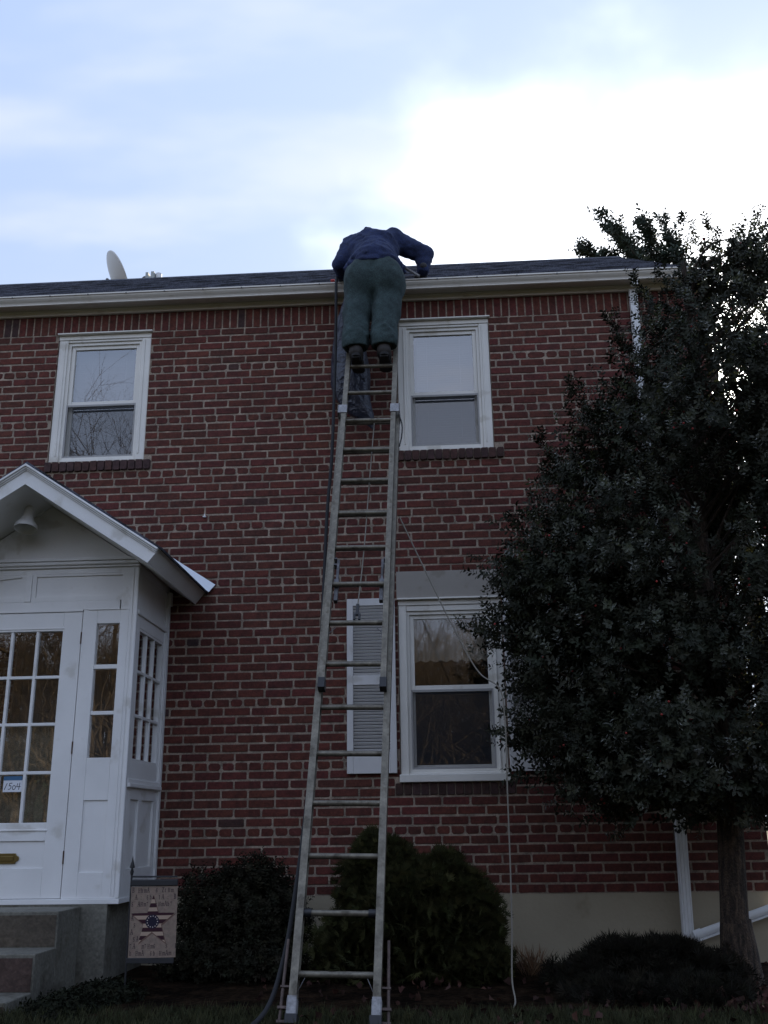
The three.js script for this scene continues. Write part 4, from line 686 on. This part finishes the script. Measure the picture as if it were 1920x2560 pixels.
function sprigHolly(n, len, lw) { const L = []; for (let i = 0; i < n; i++) { const t = (i + 0.5) / n, a = i * 2.4, o = V(Math.cos(a), rr(0.2, 0.8), Math.sin(a)).normalize(), base = V(0, t * len, 0), l = rr(0.75, 1.15) * lw; const tip = base.clone().addScaledVector(o, l); L.push([base, tip, l * 0.52, V(rr(-0.4, 0.4), 1, rr(-0.4, 0.4)), rr(0.08, 0.28)]); } return leafGeo(L); }
function sprigFan(n, len, w, flat = 0.15) { const L = []; for (let i = 0; i < n; i++) { const a = (i / (n - 1) - 0.5) * 2.2, d = V(Math.sin(a), Math.cos(a), rr(-flat, flat)).normalize(), b = V(0, len * 0.1 * Math.abs(a), 0); L.push([b, b.clone().addScaledVector(d, len * rr(0.7, 1.05)), w, V(0, 0, 1), 0.1]); } return leafGeo(L); }
function scatter(name, geo, m, places, tint, parent) {
  const mt = new THREE.Matrix4(), q = new THREE.Quaternion(), c = new THREE.Color(), put = (i) => { const [p, d, s] = places[i]; q.setFromUnitVectors(V(0, 1, 0), d); q.multiply(new THREE.Quaternion().setFromAxisAngle(V(0, 1, 0), rr(0, 6.28))); mt.compose(p, q, V(s, s, s)); const k = rr(tint[0], tint[1]); c.setRGB(k * rr(0.88, 1.12), k, k * rr(0.85, 1.1)); };
  let o;
  if (!parent) { o = new THREE.InstancedMesh(geo, m, places.length); places.forEach((_, i) => { put(i); o.setMatrixAt(i, mt); o.setColorAt(i, c); }); o.name = name; scene.add(o); return o; }
  const src = geo.index ? geo.toNonIndexed() : geo, A = src.attributes.position, N = src.attributes.normal, n = A.count, P = new Float32Array(n * places.length * 3), Q = new Float32Array(P.length), C = new Float32Array(P.length), v = V(), nm = new THREE.Matrix3();
  for (let i = 0; i < places.length; i++) { put(i); nm.setFromMatrix4(mt); for (let j = 0; j < n; j++) { const w = (i * n + j) * 3; v.fromBufferAttribute(A, j).applyMatrix4(mt); P[w] = v.x; P[w + 1] = v.y; P[w + 2] = v.z; v.fromBufferAttribute(N, j).applyMatrix3(nm).normalize(); Q[w] = v.x; Q[w + 1] = v.y; Q[w + 2] = v.z; C[w] = c.r; C[w + 1] = c.g; C[w + 2] = c.b; } }
  const g = new THREE.BufferGeometry(); g.setAttribute('position', new THREE.BufferAttribute(P, 3)); g.setAttribute('normal', new THREE.BufferAttribute(Q, 3)); g.setAttribute('color', new THREE.BufferAttribute(C, 3));
  m.vertexColors = true; o = new THREE.Mesh(g, m); o.name = name; parent.add(o); return o;
}
const leafM = (c, r = 0.5, k = 0.25) => new THREE.MeshPhysicalMaterial({ color: lin(...c), roughness: r, specularIntensity: k, side: THREE.DoubleSide });
const leafT = (c) => new THREE.MeshPhysicalMaterial({ color: lin(...c), roughness: 1, transmission: 0.6, thickness: 0, side: THREE.DoubleSide });
function limb(pts, r0, r1, n = 9, seg = 14) {  // tapered limb along a curve
  const cv = new THREE.CatmullRomCurve3(pts), pos = [], uv = [], idx = [], fr = cv.computeFrenetFrames(seg, false);
  for (let j = 0; j <= seg; j++) { const t = j / seg, p = cv.getPointAt(t), r = lerp(r0, r1, t); for (let i = 0; i <= n; i++) { const a = i / n * 2 * Math.PI, k = r * (1 + 0.12 * (noise(Math.cos(a) * 2 + 9, t * 9, pts[0].x * 7) - 0.5)), v = p.clone().addScaledVector(fr.normals[j], Math.cos(a) * k).addScaledVector(fr.binormals[j], Math.sin(a) * k); pos.push(v.x, v.y, v.z); uv.push(i / n * 2 * Math.PI * r0, t * cv.getLength()); } }
  for (let j = 0; j < seg; j++) for (let i = 0; i < n; i++) { const a = j * (n + 1) + i, b = a + n + 1; idx.push(a, a + 1, b, a + 1, b + 1, b); }
  const g = new THREE.BufferGeometry(); g.setAttribute('position', new THREE.Float32BufferAttribute(pos, 3)); g.setAttribute('uv', new THREE.Float32BufferAttribute(uv, 2)); g.setIndex(idx); g.computeVertexNormals(); return g.toNonIndexed();
}
// holly tree in front of the right end of the house
{
  const tree = thing('holly_tree', 'dense dark holly tree in front of the right end of the house', 'tree', [0, 0, 0]);
  const trunkAt = (y) => V(1.775 + 0.055 * clamp(y, 0, 6) * 0.6 + 0.02 * Math.sin(y * 2), y, 0.98 + 0.03 * Math.sin(y * 1.7));
  mesh('trunk', [limb([-0.6, -0.3, 0.2, 0.9, 1.8, 2.8, 3.8, 4.6].map(trunkAt), 0.098, 0.02, 14, 40), limb([V(1.775, -0.62, 0.98), V(1.775, -0.5, 0.98), V(1.777, -0.3, 0.98), V(1.778, -0.1, 0.98)], 0.15, 0.095, 14, 8)], mat.bark, tree);
  const left = [[0.5, 1.42], [0.58, 1.0], [0.72, 0.50], [1.0, 0.36], [1.4, 0.31], [1.88, 0.22], [2.2, 0.30], [2.45, 0.36], [2.72, 0.56], [3.14, 0.86], [3.54, 1.12], [3.9, 1.36], [4.18, 1.60], [4.45, 1.92], [4.7, 2.2], [5.0, 2.4]];
  const lx = (y) => { if (y <= left[0][0]) return left[0][1]; for (let i = 1; i < left.length; i++) if (y <= left[i][0]) return lerp(left[i - 1][1], left[i][1], (y - left[i - 1][0]) / (left[i][0] - left[i - 1][0])); return 2.4; };
  const axis = (y) => lerp(1.85, 2.42, sstep(1, 5, y));
  const limbs = [], tips = [];
  for (let i = 0; i < 760; i++) {
    const extra = i >= 620, y = extra ? rr(0.62, 2.3) : lerp(0.55, 4.6, Math.pow(rnd(), 1.1)), a = extra ? Math.PI + rr(-1.3, 0.5) : rr(0, 6.2832), R = Math.max(0.12, axis(y) - lx(y)), k = rnd() < 0.72 ? rr(0.8, 1.0) : rr(0.35, 0.8);
    let ex = Math.cos(a) * R * (Math.cos(a) > 0 ? lerp(0.8, 0.24, sstep(1.2, 3.0, y)) : 1) * k, ez = Math.sin(a) * Math.min(R * 0.8, Math.sin(a) > 0 ? 1.0 : 0.78) * k;
    const e = V(axis(y) + ex, y + rr(-0.06, 0.12), 0.98 + ez), s = trunkAt(clamp(y - rr(0.15, 0.6) * R, 0.6, 4.4)), m = s.clone().lerp(e, 0.55).add(V(rr(-0.06, 0.06), rr(0, 0.12), rr(-0.06, 0.06)));
    if (e.z < 0.14) e.z = 0.14 + rr(0, 0.1);
    if (i % 4 === 0) limbs.push(limb([s, m, e], 0.014, 0.004, 5, 6));
    tips.push([e, e.clone().sub(m).normalize(), m]);
  }
  mesh('limbs', limbs, mat.bark, tree);
  const A = [], B = [], berries = [];
  for (const [e, d, m] of tips) {
    const n = e.y > 3.7 ? 10 : 26; for (let i = 0; i < n; i++) {
      const t = Math.pow(rnd(), 0.6), p = m.clone().lerp(e, t).add(rdir().multiplyScalar(rr(0.0, 0.17))); if (p.z < 0.1) continue;
      const dir = d.clone().multiplyScalar(0.8).add(rdir().multiplyScalar(0.8)).add(V(0, 0.35, 0)).normalize();
      (rnd() < 0.68 ? A : B).push([p, dir, rr(0.7, 1.15)]); if (rnd() < 0.04) berries.push([p.clone().add(rdir().multiplyScalar(0.04)), V(0, 1, 0), 1]);
    }
  }
  // upright leaders that stand out against the sky
  for (const [x, y0, y1, z, lean] of [[2.1, 4.3, 5.0, 1.0, -0.14], [2.25, 4.3, 4.9, 1.05, -0.1], [1.86, 4.1, 4.72, 0.95, -0.14], [2.5, 4.2, 4.92, 1.1, 0.02], [2.42, 4.2, 4.8, 0.9, -0.05], [1.66, 3.9, 4.5, 1.0, -0.12], [2.62, 3.6, 4.5, 1.0, 0.1], [1.5, 3.8, 4.22, 0.9, -0.15], [1.12, 3.2, 3.62, 1.0, -0.12], [0.86, 2.8, 3.2, 0.95, -0.1], [2.3, 3.9, 4.7, 1.2, 0.0], [2.7, 3.0, 3.9, 1.0, 0.1]]) {
    for (let k = 0; k < 34; k++) { const t = k / 33, p = V(x + lean * t + rr(-1, 1) * 0.11 * (1.15 - t), lerp(y0, y1, t), z + rr(-1, 1) * 0.11 * (1.15 - t)); A.push([p, V(lean + rr(-0.6, 0.6), 1, rr(-0.6, 0.6)).normalize(), rr(0.55, 0.95)]); if (k % 3 === 0) B.push([p, rdir(), rr(0.6, 0.9)]); }
  }
  scatter('crown', sprigHolly(14, 0.12, 0.041), leafM([0.022, 0.024, 0.014], 0.65, 0.35), A, [0.65, 1.25], tree);
  scatter('crown', sprigHolly(12, 0.11, 0.04), leafT([0.050, 0.055, 0.020]), B, [0.65, 1.25], tree);
  scatter('berries', new THREE.IcosahedronGeometry(0.0075, 0), M([0.32, 0.03, 0.025], { roughness: 0.4 }), berries, [0.8, 1.1], tree);
}
// tree whose top stands above the roof, behind the house
{
  const t = thing('far_tree', 'leafy tree top rising behind the right end of the roof ridge', 'tree');
  const root = V(4.6, -0.9, -7), fork = V(4.5, 7.0, -7);
  const limbs = [limb([root, V(4.65, 3, -7), fork], 0.2, 0.1, 10, 12)], P = [];
  for (const [x, y] of [[2.60, 10.12], [2.70, 9.95], [2.85, 10.16], [3.1, 10.2], [3.0, 9.9], [2.9, 9.7], [3.3, 9.95], [3.3, 10.15], [3.58, 10.38], [3.68, 10.25], [3.9, 10.15], [4.05, 9.95], [3.6, 9.8], [3.3, 9.5], [3.9, 9.5], [4.3, 9.2], [3.0, 9.5], [3.5, 9.3]]) {
    const e = V(x, y, -7 + rr(-0.5, 0.5)), m = fork.clone().lerp(e, 0.55).add(V(0.15, 0.1, 0)); limbs.push(limb([fork, m, e], 0.04, 0.008, 5, 8));
    for (let k = 0; k < 60; k++) { const u = Math.pow(rnd(), 0.55), p = m.clone().lerp(e, u).add(rdir().multiplyScalar(rr(0.02, 0.13))); P.push([p, e.clone().sub(m).normalize().add(rdir().multiplyScalar(0.7)).normalize(), rr(0.9, 1.5)]); }
  }
  mesh('trunk', limbs, mat.bark, t); scatter('crown', sprigHolly(12, 0.15, 0.06), leafM([0.05, 0.062, 0.045], 0.6), P, [0.7, 1.25], t);
}
function shrub(name, label, lobes, count, geo, m, tint, stemBase, upBias, size) {
  const s = thing(name, label, 'shrub'), P = [], limbs = [];
  for (let i = 0; i < count; i++) { const [c, r] = lobes[Math.floor(rnd() * lobes.length)], d = rdir(), k = Math.pow(rnd(), 0.33) * (0.66 + 0.62 * noise(d.x * 3.4 + c[0] * 9, d.y * 3.4 + 5, d.z * 3.4)), p = V(c[0] + d.x * r[0] * k, c[1] + d.y * r[1] * k, c[2] + d.z * r[2] * k); if (p.y < -0.5 || p.z < 0.03) continue; P.push([p, d.clone().add(V(0, upBias, 0)).add(rdir().multiplyScalar(0.5)).normalize(), rr(size[0], size[1])]); }
  for (const [c, r] of lobes) for (let k = 0; k < 3; k++) limbs.push(limb([V(...stemBase), V(lerp(stemBase[0], c[0], 0.4) + rr(-0.05, 0.05), lerp(stemBase[1], c[1], 0.5), lerp(stemBase[2], c[2], 0.5)), V(c[0] + rr(-0.5, 0.5) * r[0], c[1] + rr(0.1, 0.7) * r[1], c[2] + rr(-0.4, 0.4) * r[2])], 0.014, 0.004, 5, 6));
  mesh('stems', limbs, mat.bark, s); scatter('foliage', geo, m, P, tint, s); return s;
}
shrub('evergreen_shrub', 'feathery olive green evergreen shrub standing behind the foot of the ladder', [[[-0.33, -0.26, 0.72], [0.60, 0.34, 0.44]], [[-0.34, -0.06, 0.7], [0.40, 0.30, 0.36]], [[-0.52, 0.06, 0.66], [0.26, 0.36, 0.28]], [[-0.54, 0.24, 0.62], [0.13, 0.2, 0.15]], [[-0.42, 0.18, 0.65], [0.18, 0.22, 0.2]], [[-0.26, 0.08, 0.7], [0.22, 0.2, 0.24]], [[-0.06, 0.02, 0.72], [0.26, 0.27, 0.28]], [[-0.05, 0.17, 0.7], [0.12, 0.14, 0.14]], [[0.10, -0.14, 0.74], [0.25, 0.28, 0.34]], [[-0.3, -0.05, 0.9], [0.32, 0.3, 0.3]], [[-0.66, -0.3, 0.7], [0.26, 0.24, 0.3]], [[0.12, -0.38, 0.8], [0.26, 0.16, 0.36]]], 22000, sprigFan(9, 0.06, 0.0065), leafM([0.038, 0.038, 0.014], 0.9), [0.55, 1.3], [-0.3, -0.5, 0.68], 0.5, [0.7, 1.3]);
shrub('dark_shrub', 'dark round leaved shrub against the wall beside the flag', [[[-1.45, -0.16, 0.52], [0.42, 0.32, 0.4]], [[-1.38, 0.07, 0.46], [0.22, 0.2, 0.24]], [[-1.68, -0.05, 0.5], [0.24, 0.26, 0.3]], [[-1.22, -0.14, 0.55], [0.22, 0.26, 0.3]], [[-1.3, -0.36, 0.7], [0.34, 0.16, 0.36]], [[-1.7, -0.36, 0.6], [0.3, 0.16, 0.36]]], 6000, sprigHolly(9, 0.07, 0.027), leafM([0.016, 0.015, 0.009], 0.95), [0.6, 1.4], [-1.45, -0.5, 0.5], 0.3, [0.7, 1.2]);
shrub('low_yew', 'low spreading dark yew in front of the downspout and tree trunk', [[[1.15, -0.42, 1.05], [0.5, 0.16, 0.42]], [[0.85, -0.45, 1.1], [0.30, 0.14, 0.35]], [[1.48, -0.40, 1.05], [0.36, 0.13, 0.4]], [[1.12, -0.30, 1.0], [0.3, 0.08, 0.3]], [[1.35, -0.30, 0.98], [0.2, 0.07, 0.2]], [[1.0, -0.48, 1.5], [0.4, 0.12, 0.4]], [[1.4, -0.48, 1.5], [0.36, 0.12, 0.4]]], 6500, sprigFan(11, 0.065, 0.005, 0.5), leafM([0.018, 0.016, 0.011], 0.95), [0.5, 1.3], [1.15, -0.5, 1.05], 0.15, [0.7, 1.3]);
shrub('ground_cover_plant', 'low dark creeping plant at the bottom of the front steps', [[[-2.18, -0.48, 1.85], [0.2, 0.06, 0.3]], [[-2.08, -0.48, 1.45], [0.2, 0.07, 0.3]]], 1700, sprigHolly(8, 0.05, 0.026), leafM([0.013, 0.014, 0.008], 0.95), [0.6, 1.3], [-2.05, -0.5, 1.6], 0.6, [0.7, 1.2]);
{
  const P = []; for (let i = 0; i < 90; i++) { const a = rr(0, 6.28), r = rr(0, 0.08); P.push([V(0.50 + r * Math.cos(a), -0.475, 0.62 + r * Math.sin(a)), V(rr(-0.7, 0.7), 1, rr(-0.5, 0.7)).normalize(), rr(0.5, 1.1)]); }
  const d = thing('dry_plant', 'withered straw coloured plant near the rope end beside the foundation', 'plant'); scatter('stalks', leafGeo([[V(0, 0, 0), V(0.02, 0.2, 0.02), 0.008, V(0, 0, 1), 0.2], [V(0, 0.1, 0), V(-0.03, 0.22, 0.01), 0.006, V(0, 0, 1), 0.2]]), leafM([0.20, 0.12, 0.075], 0.9), P, [0.5, 1.2], d);
}
{
  const curl = new THREE.CircleGeometry(0.021, 7), p = curl.attributes.position; for (let i = 0; i < p.count; i++) p.setX(i, p.getX(i) * (i % 2 ? 1.5 : 0.8)), p.setZ(i, 16 * p.getX(i) ** 2 - 9 * p.getY(i) ** 2 + 0.004 * Math.sin(p.getX(i) * 90)); curl.computeVertexNormals();
  const P = []; for (let i = 0; i < 520; i++) { const k = rnd(); const x = k < 0.5 ? rr(1.45, 2.1) : rr(-1.3, 2.2), z = k < 0.5 ? rr(1.3, 2.2) : rr(0.2, 2.6); P.push([V(x, -0.455 + rr(0, 0.03), z), rdir(), rr(0.5, 1.1)]); }
  stuff(scatter('fallen_leaves', curl, leafM([0.060, 0.030, 0.024], 0.95), P, [0.3, 1.2]), 'brown fallen leaves lying on the planting bed');
  const blade = leafGeo(Array.from({ length: 9 }, () => { const a = V(rr(-0.03, 0.03), 0, rr(-0.03, 0.03)); return [a, a.clone().add(V(rr(-0.03, 0.03), rr(0.03, 0.07), rr(-0.03, 0.03))), 0.0045, V(rr(-1, 1), 0, 1), 0.1]; }));
  const Q = []; for (let i = 0; i < 9000; i++) { const x = rr(-2.6, 2.3), z = rr(1.95, 4.2); Q.push([V(x, GY(x, z) - 0.002, z), V(rr(-0.2, 0.2), 1, rr(-0.2, 0.2)).normalize(), rr(0.6, 1.25)]); }
  stuff(scatter('lawn_grass', blade, leafM([0.042, 0.043, 0.021], 0.9), Q, [0.5, 1.4]), 'short dull grass at the foot of the ladder');
}
// white pipe sloping along the foundation behind the trunk
{
  const d = thing('drain_pipe', 'white pipe sloping up along the foundation behind the tree trunk', 'pipe');
  const a = V(1.715, -0.285, 0.075), b = V(2.75, 0.045, 0.075);
  mesh('pipe', [bar(a, b, 0.030, 16), bar(a.clone().add(V(-0.005, -0.002, 0)), a.clone().add(V(0.05, 0.016, 0)), 0.036, 16)], mat.white, d);
  mesh('ledge', (() => { const g = new THREE.BoxGeometry(1.08, 0.012, 0.09); g.rotateZ(Math.atan2(0.33, 1.035)); g.translate(2.235, -0.155, 0.06); return metreUV(g); })(), mat.white, d);
}
// leafless wood across the street behind the camera, seen mirrored in the glass
{
  seed = 4242;
  const variants = [0, 1, 2].map(() => {
    const gs = []; const grow = (p, d, len, r, lv) => {
      const e = p.clone().addScaledVector(d, len), g = new THREE.CylinderGeometry(r * 0.68, r, len, lv < 2 ? 6 : 3, 1, true); g.applyQuaternion(new THREE.Quaternion().setFromUnitVectors(V(0, 1, 0), d)); g.translate((p.x + e.x) / 2, (p.y + e.y) / 2, (p.z + e.z) / 2); gs.push(g);
      if (lv >= 8) return; const n = lv < 1 ? 4 : rnd() < 0.35 ? 3 : 2; for (let i = 0; i < n; i++) { const q = d.clone().add(rdir().multiplyScalar(lv < 1 ? 0.75 : 0.8)).add(V(0, 0.12, 0)).normalize(); grow(e.clone().addScaledVector(d, -len * rr(0, 0.3)), q, len * rr(0.62, 0.85), r * (n > 2 ? 0.54 : 0.6), lv + 1); }
    };
    grow(V(0, 0, 0), V(0, 1, 0), 2.3, 0.10, 0); return join(gs);
  });
  variants.forEach((g, v) => {
    const n = 85, o = new THREE.InstancedMesh(g, mat.barkTan, n), mt = new THREE.Matrix4();
    for (let i = 0; i < n; i++) { let x = rr(-28, 28), z = 21 + 20 * Math.sqrt(rnd()), s = rr(1.1, 1.55); if (i === 0) { x = [-12.2, -14.5, -10][v]; z = [30, 27, 34][v]; s = [2.7, 1.6, 2.5][v]; } if (i === 1) { x = [0.4, -1.4, 2.2][v]; z = [28, 25, 26][v]; s = 1.25; } if (i === 2) { x = [-12.4, -10.6, -14.4][v]; z = [26, 24, 27][v]; s = 1.2; } if (i === 3) { x = [-0.6, 1.2, -9.4][v]; z = [31, 33, 29][v]; s = 1.3; } mt.compose(V(x, -1.4, z), new THREE.Quaternion().setFromAxisAngle(V(0, 1, 0), rr(0, 6.28)), V(s, s, s)); o.setMatrixAt(i, mt); }
    o.name = numbered('bare_woodland'); o.castShadow = o.receiveShadow = true; scene.add(o); stuff(o, 'leafless tan wood across the street, mirrored in the window glass');
  });
}
scene.traverse((o) => { if (o.isMesh) o.castShadow = o.receiveShadow = true; });
renderer.render(scene, camera);
